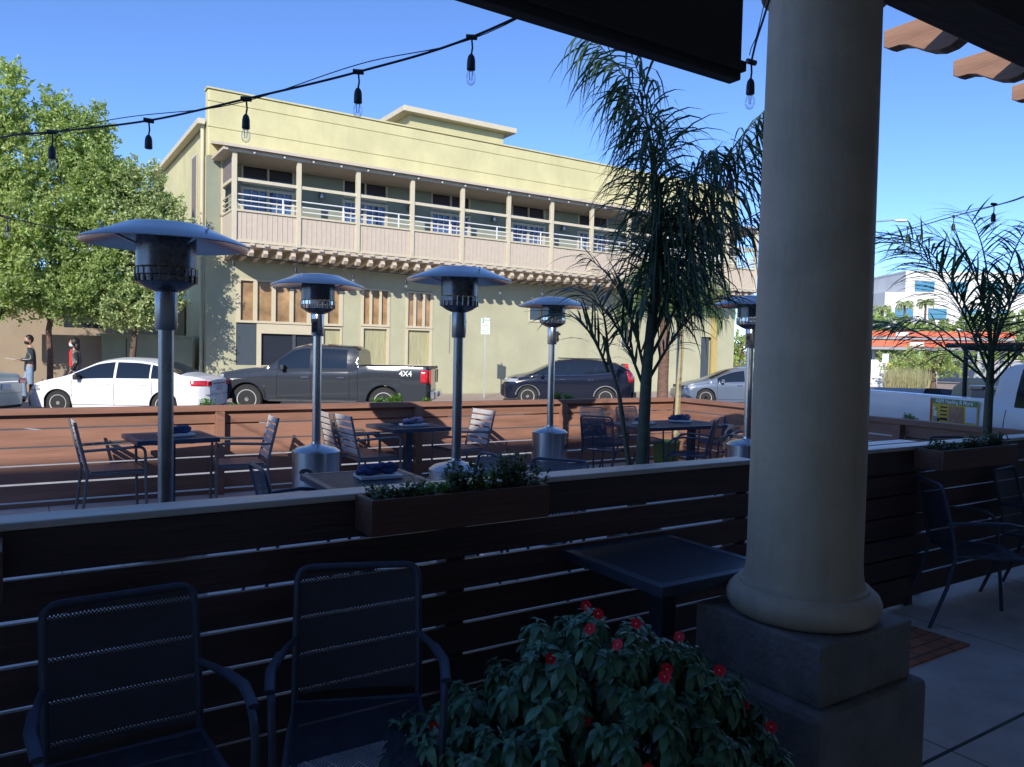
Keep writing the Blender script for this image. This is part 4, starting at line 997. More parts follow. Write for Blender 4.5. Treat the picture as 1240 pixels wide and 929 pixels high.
# ------------------------------------------------------------------ vehicles
def interp(tab, x):
    if x <= tab[0][0]: return tab[0][1]
    for (a, p), (b_, q) in zip(tab, tab[1:]):
        if x <= b_:
            t = (x - a) / (b_ - a) if b_ > a else 1
            return p + (q - p) * t
    return tab[-1][1]
def smooth_tab(tab, r=.09):
    # rounds the corners of a piecewise linear table by box averaging
    def f(x):
        s = 0
        for k_ in range(-3, 4): s += interp(tab, x + r * k_ / 3)
        return s / 7
    return f
def vehicle(name, label, cat, P, loc, rz):
    """P: L,W,top,shoulder,base,wheels[(x,r)],ws(base,top),rw(top,base),windows[(x0,x1)],paint,bed(x0,x1)|None"""
    t = thing(name, label, cat, loc, rz, P.get('group'))
    L2 = P['L'] / 2; W2 = P['W'] / 2; zb = P['base']; wr = P['arch']
    ftop = smooth_tab(P['top'], P.get('sm', .08)) if not P.get('bed') else (lambda x: interp(P['top'], x))
    fsh = smooth_tab(P['shoulder'], .15)
    keys = [v for w_ in P['windows'] for v in w_] + list(P['ws']) + list(P['rw'])
    if P.get('bed'): keys += [P['bed'][0], P['bed'][1], P['bed'][1] + .012]
    for x, r in P['wheels']: keys += [x - wr + 2 * wr * i / 14 for i in range(15)]
    keys += [-L2 + .03, -L2 + .09, -L2 + .18, L2 - .03, L2 - .09, L2 - .18, -L2, L2] + [a for a, _ in P['top']]
    xs = sorted(set(round(v, 3) for v in keys + [-L2 + P['L'] * i / 56 for i in range(57)] if -L2 - 1e-6 <= v <= L2 + 1e-6))
    xs = [x for i, x in enumerate(xs) if i == 0 or x - xs[i - 1] > .008 or x in [round(k_, 3) for k_ in keys[:len(P['windows']) * 2 + 4]]]
    def wid(x):
        e = 0
        for end, rr in ((L2 - x, P.get('nr', .55)), (L2 + x, P.get('tr', .35))):
            if end < rr: q = 1 - end / rr; e = max(e, 1 - math.sqrt(max(0, 1 - q * q * .55)))
        return W2 * (1 - e)
    def zbot(x):
        z = zb + (.10 * max(0, 1 - (L2 - abs(x)) / .25))
        for wx, r in P['wheels']:
            if abs(x - wx) < wr: z = max(z, r + math.sqrt(wr * wr - (x - wx) ** 2) * .98)
        return z
    SR = 8; GT = [0, .07, .4, .75, .9, 1.]; RT_ = [.93, .6, .3, 0]
    def section(x):
        zt = ftop(x); zs = min(fsh(x), zt - .015); W_ = wid(x); z0 = min(zbot(x), zs - .02); pts = []
        for i in range(SR + 1):
            s = i / SR; z = z0 + (zs - z0) * s; h = (z - zb) / (zs - zb)
            f = .955 + .045 * math.sin(min(1, max(0, h) * 1.25) * math.pi / 2) - .035 * max(0, (h - .75) / .25) ** 2
            if .5 < h < .62: f -= .004
            pts.append((W_ * f, z))
        gh = zt - zs; wS = pts[-1][0]; ed = min(.10, gh * .45); zr = zt - ed * .7
        for g in GT[1:]:
            z = zs + (zr - zs) * g; bow = .02 * math.sin(g * math.pi) if gh > .2 else 0
            pts.append((max(.05, wS - .03 * min(1, gh * 5) * min(1, g * 12) - P.get('tumble', .3) * (z - zs) + bow), z))
        wr_ = pts[-1][0]; bedin = P.get('bed') and P['bed'][0] <= x <= P['bed'][1]
        for i, r in enumerate(RT_):
            if bedin: pts.append((wr_ * r if i else wr_ - .06, zt - (.0 if i == 0 else .42)))
            else: pts.append((wr_ * r, zt - (zt - zr) * (r ** 2.6)))
        return pts
    S = [section(x) for x in xs]; nP = len(S[0]); gi0 = SR; gi1 = SR + len(GT) - 1
    body = MB(); wins = {}; bed = MB()
    def cls(i, j):
        xm = (xs[i] + xs[i + 1]) / 2
        if gi0 + 1 <= j < gi1 - 1:
            for k_, (a, b_) in enumerate(P['windows']):
                if a <= xm <= b_: return ('side', k_)
        if j >= gi1:
            for nm, (a, b_) in (('front', P['ws']), ('rear', P['rw'])):
                if min(a, b_) <= xm <= max(a, b_): return (nm, 0)
        if P.get('bed') and P['bed'][0] <= xm <= P['bed'][1] and j >= gi1 + 1: return ('bed', 0)
        return None
    for sg in (1, -1):
        for i in range(len(xs) - 1):
            for j in range(nP - 1):
                q = [(xs[i], sg * S[i][j][0], S[i][j][1]), (xs[i + 1], sg * S[i + 1][j][0], S[i + 1][j][1]), (xs[i + 1], sg * S[i + 1][j + 1][0], S[i + 1][j + 1][1]), (xs[i], sg * S[i][j + 1][0], S[i][j + 1][1])]
                if sg < 0: q = q[::-1]
                q = q[::-1]
                c = cls(i, j)
                if c is None: body.add(q, [(0, 1, 2, 3)])
                elif c[0] == 'bed': bed.add(q, [(0, 1, 2, 3)])
                else:
                    key = (c, sg if c[0] == 'side' else 0); wins.setdefault(key, MB()).add(q, [(0, 1, 2, 3)])
    for e, i in ((-1, 0), (1, len(xs) - 1)):
        loop = [(xs[i], y, z) for y, z in S[i]] + [(xs[i], -y, z) for y, z in S[i][::-1]]
        body.add(loop, [tuple(range(len(loop)))])
    def weld(mb):
        d = {}; nv = []; mp = []
        for v in mb.v:
            k_ = (round(v[0], 4), round(v[1], 4), round(v[2], 4))
            if k_ not in d: d[k_] = len(nv); nv.append(v)
            mp.append(d[k_])
        nf = []
        for f in mb.f:
            g_ = []
            for i in f:
                if mp[i] not in g_: g_.append(mp[i])
            if len(g_) >= 3: nf.append(g_)
        mb.v = nv; mb.f = nf; mb.mi = [0] * len(nf); return mb
    weld(body).build('body', M[P['paint']], t, smooth=True, angle=32)
    if bed.v: weld(bed).build('bed_liner', M['trimblack'], t)
    for (c, sg), mb in wins.items(): weld(mb).build({'side': 'side_window', 'front': 'windshield', 'rear': 'rear_window'}[c[0]], M['carglass'], t, smooth=True, angle=60)
    def sy(x, z):   # outer half width at x, z
        pts = section(x)
        for (a, za), (b_, zb_) in zip(pts, pts[1:]):
            if za <= z <= zb_ and zb_ > za: return a + (b_ - a) * (z - za) / (zb_ - za)
        return pts[0][0] if z < pts[0][1] else pts[-1][0]
    # underbody
    MB().box(-L2 + .12, L2 - .12, -W2 + .16, W2 - .16, zb + .02, min(.75, fsh(0) - .1)).build('underbody', M['black'], t)
    # wheels
    first = None
    for x, r in P['wheels']:
        for sg in (1, -1):
            if first is None:
                wt = MB().lathe([(r * .62, -.1), (r * .93, -.1), (r, -.07), (r, .07), (r * .93, .1), (r * .62, .1)], 36).build('wheel', M['tyre'], t, smooth=True)
                rm = MB(); rm.lathe([(r * .63, .09), (r * .66, .103), (r * .60, .1), (r * .57, .03), (0, .03)], 32, cap=False)
                ns = P.get('spokes', 7)
                for k_ in range(ns):
                    a = k_ * 2 * math.pi / ns; rm.obox((r * .34 * math.cos(a), r * .34 * math.sin(a), .075), (r * .56, r * .19, .03), rz=a)
                rm.lathe([(r * .14, .05), (r * .14, .1), (0, .1)], 16)
                rm.build('rim', M['rim'], wt, smooth=True)
                db = MB().lathe([(r * .57, .034), (0, .036)], 24).build('brake_disc', M['black'], wt); o = wt; first = wt
            else:
                o = first.copy(); COL.objects.link(o)
                for ch in list(first.children): c_ = ch.copy(); COL.objects.link(c_); c_.parent = o
            o.location = (x, sg * (W2 - .125), r); o.rotation_euler = (R(-90) * sg, U(0, 1), 0)
    # door seams, sills, mouldings
    sm = MB()
    for x in P['seams']:
        for sg in (1, -1):
            zs_ = fsh(x); pts = [(x + .0, sg * (sy(x, z) + .001), z) for z in [zb + .08 + (zs_ - zb - .08) * i / 10 for i in range(11)] if z > zbot(x) + .01]
            if len(pts) > 1: sm.tube(pts, .006, 4)
    x0, x1 = min(P['seams']), max(P['seams'])
    for sg in (1, -1): sm.tube([(x0 + (x1 - x0) * i / 12, sg * (sy(x0 + (x1 - x0) * i / 12, zb + .09) + .001), zb + .09) for i in range(13)], .006, 4)
    sm.build('door_seams', M['trimblack'], t)
    for x in P['handles']:
        for sg in (1, -1):
            z = P['hz']; y = sy(x, z); MB().box(x - .1, x + .1, sg * y - .012, sg * y + .03, z - .014, z + .014).build('door_handle', M[P.get('hm', P['paint'])], t, bevel=.008)
    for sg in (1, -1):
        x = P['mirror']; z = fsh(x) + .07; y = sy(x, fsh(x))
        mr = MB(); mr.obox((x, sg * (y + .1), z), (.1, .2, .13)); mr.obox((x + .02, sg * (y - .0), z - .05), (.06, .1, .04)); mr.build('side_mirror', M[P.get('mm', P['paint'])], t, bevel=.03)
    def patch(nm, x0, x1, z0, z1, mt, sides=(1, -1), slant=0., off_=.006, endw=None):
        for sg in sides:
            m_ = MB(); nx, nz = 10, 5; vs = []
            for i in range(nx + 1):
                for j in range(nz + 1):
                    u = i / nx; v = j / nz; z = z0 + (z1 - z0) * v; x = x0 + (x1 - x0) * u + slant * v
                    x = max(-L2 + .002, min(L2 - .002, x)); vs.append((x + (off_ if x > 0 else -off_) * .5, sg * (sy(x, z) + off_), z))
            fs = [(i * (nz + 1) + j, (i + 1) * (nz + 1) + j, (i + 1) * (nz + 1) + j + 1, i * (nz + 1) + j + 1) for i in range(nx) for j in range(nz)]
            m_.add(vs, fs)
            o = m_.build(nm, M[mt], t, smooth=True, angle=80)
            so = o.modifiers.new('thick', 'SOLIDIFY'); so.thickness = .012; so.offset = 0
    for a in P.get('patches', []): patch(*a[:6], **(a[6] if len(a) > 6 else {}))
    for nm, b_, mt2, bv in P.get('boxes', []): MB().box(*b_).build(nm, M[mt2], t, bevel=bv)
    t['_'] = 0; del t['_']
    return t, sy, section, fsh

RIGHTV = math.atan2(.544, -.839)      # the cars' noses point to picture left
RGT = Vector((.839, -.544, 0)); AWY = Vector((.544, .839, 0))
def place(nx, ny, L, W, z=-.18):   # from near-side nose corner
    c = Vector((nx, ny, 0)) + RGT * (L / 2) + AWY * (W / 2); return (c.x, c.y, z)
sedan = dict(L=4.54, W=1.76, base=.2, arch=.355, wheels=[(1.36, .315), (-1.24, .315)], paint='pwhite', sm=.1, tumble=.34,
    top=[(-2.27, .92), (-2.2, 1.0), (-2.05, 1.055), (-1.72, 1.075), (-1.0, 1.395), (-.55, 1.455), (.05, 1.465), (.45, 1.40), (1.28, 1.0), (1.7, .90), (2.1, .76), (2.22, .66), (2.27, .56)],
    shoulder=[(-2.27, .85), (-2.0, .95), (-1, .93), (.8, .9), (1.3, .86), (2.0, .72), (2.27, .52)], ws=(.5, 1.22), rw=(-1.62, -1.0), windows=[(.02, 1.0), (-.86, -.04), (-1.18, -.9)], seams=[1.02, -.02, -.95], handles=[.22, -.72], hz=.80, mirror=.85, mm='trimblack', spokes=9,
    patches=[('headlight', 1.78, 2.22, .62, .74, 'headlamp'), ('marker_light', 2.02, 2.24, .63, .72, 'amber', dict(off_=.012)), ('tail_light', -2.26, -1.92, .80, .93, 'tail', dict(slant=.05))],
    boxes=[('number_plate', (-2.295, -2.27, -.16, .16, .68, .80), 'plate', .004), ('tail_light', (-2.285, -2.24, .48, .72, .80, .92), 'tail', .012), ('tail_light', (-2.285, -2.24, -.72, -.48, .80, .92), 'tail', .012), ('trunk_trim', (-2.285, -2.25, -.4, .4, .84, .87), 'chrome', .004), ('bumper_line', (-2.28, -2.2, -.7, .7, .58, .585), 'trimblack', 0)])
tS, *_ = vehicle('sedan_car', 'white sedan parked nose left, directly behind the tallest heater and the two pedestrians', 'car', sedan, place(.12, 22.35, 4.54, 1.76), RIGHTV)

silver = dict(sedan); silver.update(paint='psilver')
vehicle('sedan_car', 'pale silver green car at the left edge, only its rear with tail light showing', 'car', silver, place(.25 - .839 * 5.6, 20.1 + .544 * 5.6, 4.54, 1.76), RIGHTV)

truck = dict(L=5.9, W=2.0, base=.38, arch=.475, wheels=[(1.93, .40), (-1.72, .40)], paint='pgrey', tumble=.22, nr=.5, tr=.12, bed=(-2.93, -1.03),
    top=[(-2.95, 1.36), (-1.03, 1.36), (-1.015, 1.80), (-.85, 1.89), (-.2, 1.925), (.45, 1.92), (.75, 1.84), (1.42, 1.30), (2.2, 1.2), (2.72, 1.12), (2.88, 1.0), (2.95, .85)],
    shoulder=[(-2.95, 1.33), (-1.03, 1.33), (-1, 1.25), (1.4, 1.19), (2.4, 1.08), (2.95, .8)], ws=(.78, 1.36), rw=(-1.03, -1.015), windows=[(.27, 1.12), (-.72, .17)], seams=[1.13, .22, -.80, -1.02], handles=[.38, -.58], hz=1.02, hm='chrome', mirror=.95, mm='trimblack', spokes=6,
    patches=[('headlight', 2.55, 2.9, .88, 1.06, 'headlamp'), ('tail_light', -2.93, -2.70, .93, 1.27, 'tail', dict(off_=.01)), ('wheel_flare', 1.44, 1.47, .5, .8, 'trimblack')],
    boxes=[('rear_bumper', (-3.1, -2.96, -.95, .95, .5, .72), 'chrome', .03), ('tail_light', (-2.985, -2.952, .78, .98, .9, 1.28), 'tail', .01), ('tail_light', (-2.985, -2.952, -.98, -.78, .9, 1.28), 'tail', .01), ('number_plate', (-3.12, -3.102, -.16, .16, .54, .67), 'plate', .003), ('front_bumper', (2.86, 3.02, -.9, .9, .42, .66), 'chrome', .05), ('tailgate_cap', (-2.97, -2.90, -.9, .9, 1.3, 1.37), 'trimblack', .01),
           ('running_board', (-1.0, 1.35, .93, 1.03, .36, .40), 'trimblack', .01), ('running_board', (-1.0, 1.35, -1.03, -.93, .36, .40), 'trimblack', .01)])
tT, syT, secT, _ = vehicle('pickup_truck', 'charcoal grey crew cab pickup with a white decal by its tail light', 'pickup truck', truck, place(4.33, 21.55, 5.9, 2.0), RIGHTV)
SIDE = lambda x, y, z: Matrix.Translation((x, y, z)) @ Matrix.Rotation(R(180), 4, 'Z') @ Matrix.Rotation(R(90), 4, 'X')
text('decal', '4X4', .2, M['white'], tT, SIDE(-2.3, syT(-2.3, 1.16) + .012, 1.17), bold=.004)
for wx in (1.93, -1.72):     # wheel arch lips
    m = MB(); m.tube([(wx + .485 * math.cos(a), .985 + .012, .40 + .475 * math.sin(a)) for a in [R(8 + 164 * i / 20) for i in range(21)]], .028, 6, flat=(1, 1)); m.build('arch_flare', M['trimblack'] if False else M['pgrey'], tT, smooth=True)

suv = dict(L=4.53, W=1.82, base=.26, arch=.40, wheels=[(1.36, .345), (-1.26, .345)], paint='pblack', sm=.12, tumble=.3,
    top=[(-2.26, .95), (-2.22, 1.15), (-2.08, 1.34), (-1.7, 1.54), (-1.0, 1.64), (-.3, 1.67), (.35, 1.60), (1.3, 1.14), (1.9, 1.03), (2.15, .88), (2.26, .66)],
    shoulder=[(-2.26, 1.12), (-1.9, 1.2), (-1.0, 1.08), (.9, 1.0), (1.4, .95), (2.1, .8), (2.26, .6)], ws=(.5, 1.24), rw=(-2.16, -1.85), windows=[(.05, 1.02), (-.88, -.03), (-1.6, -.98)], seams=[1.04, 0, -.98], handles=[.2, -.75], hz=.93, hm='chrome', mirror=.88, spokes=10,
    patches=[('headlight', 1.75, 2.2, .82, .93, 'headlamp', dict(slant=-.08)), ('tail_light', -2.24, -2.02, .88, 1.5, 'tail', dict(slant=.13, off_=.012))],
    boxes=[('number_plate', (-2.29, -2.262, -.16, .16, .85, .97), 'plate', .004), ('rear_bumper', (-2.31, -2.2, -.8, .8, .32, .55), 'trimblack', .03), ('roof_rail', (-1.4, .3, .56, .59, 1.63, 1.665), 'trimblack', .008), ('roof_rail', (-1.4, .3, -.59, -.56, 1.63, 1.665), 'trimblack', .008)])
tU, syU, secU, fU = vehicle('suv_car', 'navy black suv parked nose left between the slim heater and the tall palm', 'suv', suv, place(13.72, 21.85, 4.53, 1.82), RIGHTV)
for wx in (1.36, -1.26):
    MB().tube([(wx + .405 * math.cos(a), .89, .345 + .395 * math.sin(a)) for a in [R(6 + 168 * i / 20) for i in range(21)]], .02, 6).build('arch_trim', M['greymetal'], tU, smooth=True)
MB().tube([(x, syU(x, fU(x) + .035) + .004, fU(x) + .035) for x in [1.0 - i * .13 for i in range(21)]], .012, 5).build('window_chrome', M['chrome'], tU, smooth=True)

blue = dict(sedan); blue.update(L=4.8, paint='pblue', mirror=.85, sm=.14,
    top=[(-2.4, .95), (-2.3, 1.05), (-1.9, 1.1), (-1.0, 1.40), (-.5, 1.46), (.0, 1.46), (.5, 1.37), (1.35, 1.0), (1.8, .90), (2.2, .76), (2.35, .64), (2.4, .54)],
    shoulder=[(-2.4, .85), (-2.0, .97), (-1, .94), (.8, .88), (1.3, .85), (2.0, .74), (2.4, .52)], wheels=[(1.42, .33), (-1.38, .33)], arch=.37, mm='pblue', hm='chrome', spokes=10,
    patches=[('headlight', 1.8, 2.34, .66, .78, 'headlamp', dict(slant=-.05)), ('tail_light', -2.38, -2.05, .80, .93, 'tail')],
    boxes=[('number_plate', (-2.425, -2.402, -.16, .16, .68, .80), 'plate', .004)])
vehicle('sedan_car', 'steel blue sedan at the right end of the yellow building, beside the brown palm trunk', 'car', blue, place(20.05, 19.9, 4.8, 1.76), RIGHTV)

# white work pickup on the side street, nose toward the camera
HD = Vector((-.39, -.92, 0)).normalized()
wt_ = dict(truck); sh = lambda v: v + .7 if v > -2.9 else v - .6
wt_.update(paint='pwhite', spokes=8, L=7.2, wheels=[(2.63, .40), (-1.5, .40)], bed=(-3.58, -.33), rw=(-.33, -.315), ws=(1.48, 2.06), windows=[(.97, 1.82), (-.02, .87)], seams=[1.83, .92, -.10, -.32], handles=[1.08, .12], mirror=1.65,
    top=[(-3.6, 1.36), (-.33, 1.36), (-.315, 1.80), (-.15, 1.86), (.5, 1.89), (1.15, 1.88), (1.45, 1.8), (2.12, 1.30), (2.9, 1.2), (3.42, 1.12), (3.53, 1.0), (3.6, .85)],
    shoulder=[(-3.6, 1.33), (-.33, 1.33), (-.3, 1.25), (2.1, 1.19), (3.1, 1.08), (3.6, .8)], hm='trimblack', patches=[('headlight', 3.2, 3.55, .88, 1.06, 'headlamp'), ('tail_light', -3.58, -3.4, .93, 1.27, 'tail')],
    boxes=[('rear_bumper', (-3.75, -3.61, -.95, .95, .5, .72), 'chrome', .03), ('front_bumper', (3.5, 3.67, -.9, .9, .42, .66), 'chrome', .05)])
rzW = math.atan2(HD.y, HD.x)
# near-side cab/bed junction sits at (10.07,4.72); camera is on the vehicle's right (-y) side when heading toward us
RS = Vector((HD.y, -HD.x, 0))      # vehicle right
junction = Vector((10.05, 4.72, 0)); cW = junction - HD * (-.32) - RS * 1.0
wtT, syW, _, _ = vehicle('pickup_truck', 'white work pickup with black rack and colourful poster at the right edge', 'pickup truck', wt_, (cW.x, cW.y, -.18), rzW)
yS = -(syW(-1.6, 1.1)) - .01
PM = lambda x, z, d=0: Matrix.Translation((x, yS - d, z)) @ Matrix.Rotation(R(90), 4, 'X')
po = MB().box(-2.02, -1.18, yS - .004, yS, .88, 1.27).build('poster', M['poster_y'], wtT)
MB().box(-2.02, -1.18, yS - .008, yS - .0045, .88, .955).build('poster_band', M['poster_r'], po)
MB().box(-2.02, -1.99, yS - .008, yS - .0045, .96, 1.27).build('poster_edge', M['poster_r'], po)
MB().box(-1.985, -1.19, yS - .008, yS - .0045, 1.2, 1.268).build('poster_header', M['poster_g'], po)
MB().box(-1.68, -1.42, yS - .008, yS - .0045, .97, 1.18).build('poster_photo', M['poster_t'], po)
MB().box(-1.38, -1.2, yS - .008, yS - .0045, .99, 1.19).build('poster_photo', M['mask'], po)
m = MB()
for zz in (1.15, 1.1, 1.05): m.box(-1.83, -1.71, yS - .0085, yS - .0045, zz, zz + .018)
m.box(-1.83, -1.7, yS - .0085, yS - .0045, .985, 1.02); m.build('poster_lines', M['blackcloth'], po)
wk = MB(); wk.obox((-1.92, yS - .007, 1.07), (.06, .004, .08)); wk.lathe([(0, 0), (.02, .0), (.02, .03), (.01, .04)], 10, (-1.92, yS - .02, 1.12)); wk.build('poster_figure', M['white'], po)
MB().box(-1.95, -1.89, yS - .0085, yS - .005, .965, 1.03).build('poster_figure', M['jeans'], po)
MB().box(-1.88, -1.84, yS - .0085, yS - .005, .965, 1.01).build('poster_figure', M['blackcloth'], po)
text('poster_text', 'A&M Hauling & More', .075, M['white'], po, PM(-1.59, 1.235, .009), bold=.001)
text('poster_text', '602-570-1983', .052, M['white'], po, PM(-1.82, .915, .009), bold=.0015)
text('poster_text', '623-866-4296', .052, M['white'], po, PM(-1.36, .915, .009), bold=.0015)
m = MB(); m.tube([(-2.0, yS, .83), (-1.9, yS, .85), (-1.85, yS, .83), (-1.78, yS, .865), (-1.72, yS, .83), (-1.66, yS, .85), (-1.6, yS, .83)], .008, 5); m.box(-2.02, -1.58, yS - .004, yS, .79, .805); m.build('decal', M['blackcloth'], wtT).location = (.7, 0, .05)
po.location = (.7, 0, .05)
def along(x, y, z): return cW + HD * x - RS * y + Vector((0, 0, z - .18))   # y positive = vehicle left
rk = thing('truck_rack', 'black pipe rack standing over the bed of the white work pickup', 'rack', along(-.35, 0, 1.37), rzW)
m = MB()
for x in (-.6, 1.2):
    for y in (-.82, .82): m.tube([(x, y, -.01), (x, y, .62)], .028, 8)
    m.tube([(x, -.86, .62), (x, .86, .62)], .028, 8)
for y in (-.86, .86): m.tube([(-.9, y, .66), (2.6, y, .66)], .03, 8)
m.build('rack_frame', M['black'], rk, smooth=True)
tb = thing('tarp_bundle', 'tan tarp covered load lying in the bed of the white pickup', 'tarp', along(-1.5, .2, .95), rzW)
MB().prism([(-.5, 0), (.55, 0), (.6, .35), (.4, .62), (-.2, .64), (-.45, .5)], lambda u, v, t_: (u, t_, v), -.4, .5).build('tarp', M['tarp'], tb, bevel=.06)
bx_ = thing('tool_box', 'pale metal tool box in the bed beside the tan tarp', 'tool box', along(-.75, -.35, .95), rzW)
MB().box(-.28, .3, -.3, .3, 0, .5).build('box', M['greymetal'], bx_, bevel=.01); MB().box(-.3, .32, -.32, .32, .502, .56).build('lid', M['chrome'], bx_, bevel=.01)

# ------------------------------------------------------------------ people
def skin_mesh(verts, edges, radii, sub=2, root=0):
    me = bpy.data.meshes.new('tmp'); me.from_pydata(verts, edges, []); o = bpy.data.objects.new('tmp', me); COL.objects.link(o)
    sk = o.modifiers.new('s', 'SKIN'); sk.use_smooth_shade = True; sb = o.modifiers.new('u', 'SUBSURF'); sb.levels = sub; sb.render_levels = sub
    if not me.skin_vertices: me.attributes
    sv = me.skin_vertices[0].data if me.skin_vertices else None
    if sv is None: raise RuntimeError('no skin layer')
    for i, r in enumerate(radii):
        r = r if isinstance(r, tuple) else (r, r); sv[i].radius = r; sv[i].use_root = (i == root)
    dg = bpy.context.evaluated_depsgraph_get(); out = bpy.data.meshes.new_from_object(o.evaluated_get(dg)); bpy.data.objects.remove(o)
    return out
def mesh_obj(name, meshes, mt, parent):
    m = MB()
    for me in meshes:
        m.add([v.co[:] for v in me.vertices], [tuple(p.vertices) for p in me.polygons])
    return m.build(name, mt, parent, smooth=True, angle=180)
def head_mb(c, yaw=0, s=1.):
    m = MB(); m.sphere((0, 0, 0), .115 * s, 20, (.9, .72, 1.12)); 
    out = []
    for x, y, z in m.v:
        if z < 0: k_ = 1 + z * 2.0; x *= k_ * 1.0; y *= (1 + z * 2.6)
        if x > .09 * s and abs(y) < .02 * s and -.035 < z < .02: x += .02
        out.append((x, y, z))
    m.v = out
    m.obox((.108 * s, 0, -.012), (.035, .022, .045), ry=R(-20)); m.sphere((.0, .083 * s, -.01), .022, 8, (.6, .4, 1.2)); m.sphere((.0, -.083 * s, -.01), .022, 8, (.6, .4, 1.2))
    mt_ = Matrix.Translation(c) @ Matrix.Rotation(yaw, 4, 'Z'); m.v = [tuple(mt_ @ Vector(v)) for v in m.v]; return m
def finger_hand(wr, d, up):
    """meshes for a small curled hand at wrist wr pointing d"""
    d = Vector(d).normalized(); up = Vector(up).normalized(); s = d.cross(up).normalized(); wr = Vector(wr); out = []
    V = [wr, wr + d * .05, wr + d * .09]; out.append(skin_mesh(V, [(0, 1), (1, 2)], [(.022, .026), (.03, .02), (.034, .015)], 1))
    for k_, (o_, l) in enumerate([(-.03, .062), (-.01, .075), (.01, .07), (.03, .055)]):
        b_ = wr + d * .08 + s * o_; V = [b_, b_ + d * l * .5 - up * .008, b_ + d * l * .85 - up * .035]; out.append(skin_mesh(V, [(0, 1), (1, 2)], [.0095, .009, .0075], 1))
    b_ = wr + d * .035 - s * .03; V = [b_, b_ + d * .03 - s * .03, b_ + d * .06 - s * .032 - up * .02]; out.append(skin_mesh(V, [(0, 1), (1, 2)], [.012, .011, .009], 1))
    return out
def person(label, loc, rz, H_, J, looks):
    t = thing('person', label, 'person', loc, rz)
    k_ = H_ / 1.75
    J = {a: Vector(b_) * k_ for a, b_ in J.items()}
    J['hem'] = J['pel'] + Vector((0, 0, -.13)); order = ['hem', 'pel', 'waist', 'chest', 'neck', 'headb', 'shR', 'elR', 'wrR', 'shL', 'elL', 'wrL', 'hipR', 'knR', 'anR', 'toR', 'hipL', 'knL', 'anL', 'toL']
    E_ = [('hem', 'pel'), ('pel', 'waist'), ('waist', 'chest'), ('chest', 'neck'), ('neck', 'headb'), ('chest', 'shR'), ('shR', 'elR'), ('elR', 'wrR'), ('chest', 'shL'), ('shL', 'elL'), ('elL', 'wrL'), ('pel', 'hipR'), ('hipR', 'knR'), ('knR', 'anR'), ('anR', 'toR'), ('pel', 'hipL'), ('hipL', 'knL'), ('knL', 'anL'), ('anL', 'toL')]
    rad = dict(hem=(.135, .105), pel=(.13, .1), waist=(.125, .09), chest=(.14, .1), neck=.055, headb=.052, shR=.06, elR=.042, wrR=.028, shL=.06, elL=.042, wrL=.028, hipR=.085, knR=.055, anR=.04, toR=.035, hipL=.085, knL=.055, anL=.04, toL=.035)
    def part(name, keys, grow, mt, sub=2, tweak={}):
        ks = [q for q in order if q in keys]; ed = [(ks.index(a), ks.index(b_)) for a, b_ in E_ if a in ks and b_ in ks]
        rr = []
        for q in ks:
            r = rad[q]; r = r if isinstance(r, tuple) else (r, r); g = tweak.get(q, grow); rr.append((r[0] * k_ + g, r[1] * k_ + g))
        return skin_mesh([J[q] for q in ks], ed, rr, sub)
    body = part('body', order[1:], 0, None)
    hd = head_mb(J['headb'] + Vector((.015, 0, .115)), looks.get('yaw', 0), k_)
    ms = [body] + finger_hand(J['wrR'], J['wrR'] - J['elR'], looks.get('upR', (0, 0, 1))) + finger_hand(J['wrL'], J['wrL'] - J['elL'], looks.get('upL', (0, 0, 1)))
    m = MB()
    for me in ms: m.add([v.co[:] for v in me.vertices], [tuple(p.vertices) for p in me.polygons])
    m.add(hd.v, hd.f); m.build('body', M['skin'], t, smooth=True, angle=180)
    mesh_obj('jacket', [part('j', ['hem', 'pel', 'waist', 'chest', 'shR', 'elR', 'wrR', 'shL', 'elL', 'wrL'], .022, None, tweak={'wrR': .014, 'wrL': .014, 'hem': .02})], M[looks['jacket']], t)
    mesh_obj('trousers', [part('t', ['waist', 'pel', 'hipR', 'knR', 'anR', 'hipL', 'knL', 'anL'], .016, None, tweak={'waist': -.01, 'anR': .03, 'anL': .03})], M[looks['trousers']], t)
    for a in 'RL':
        m = MB(); an = J['an' + a]; to = J['to' + a]; me = skin_mesh([an + Vector((-.03, 0, -.02)), an.lerp(to, .5), to], [(0, 1), (1, 2)], [(.07, .06), (.06, .05), (.052, .042)], 1)
        mesh_obj('shoe', [me], M['blackcloth'], t)
    return t, J, k_
PL = math.atan2(.544, -.839)     # heading to picture left
Jm = dict(pel=(0, 0, .93), waist=(-.01, 0, 1.1), chest=(-.02, 0, 1.32), neck=(-.01, 0, 1.47), headb=(.01, 0, 1.54), shR=(-.02, -.19, 1.40), elR=(-.04, -.25, 1.13), wrR=(.18, -.2, 1.12), shL=(-.02, .19, 1.40), elL=(-.06, .27, 1.14), wrL=(.2, .22, 1.15),
          hipR=(0, -.095, .88), knR=(.16, -.10, .50), anR=(.12, -.10, .10), toR=(.27, -.11, .045), hipL=(0, .095, .88), knL=(-.02, .10, .48), anL=(-.26, .10, .14), toL=(-.13, .11, .045))
man, J, k_ = person('man in a black leather jacket and jeans wearing a black mask, holding a white paper', (.36, 24.45, -.04), PL + R(28), 1.80, Jm, dict(jacket='leather', trousers='jeans', yaw=R(25)))
hc = J['headb'] + Vector((.015, 0, .115))
def local_y(m, c, yaw): 
    mt2 = Matrix.Translation(c) @ Matrix.Rotation(yaw, 4, 'Z'); m.v = [tuple(mt2 @ Vector(v)) for v in m.v]; return m
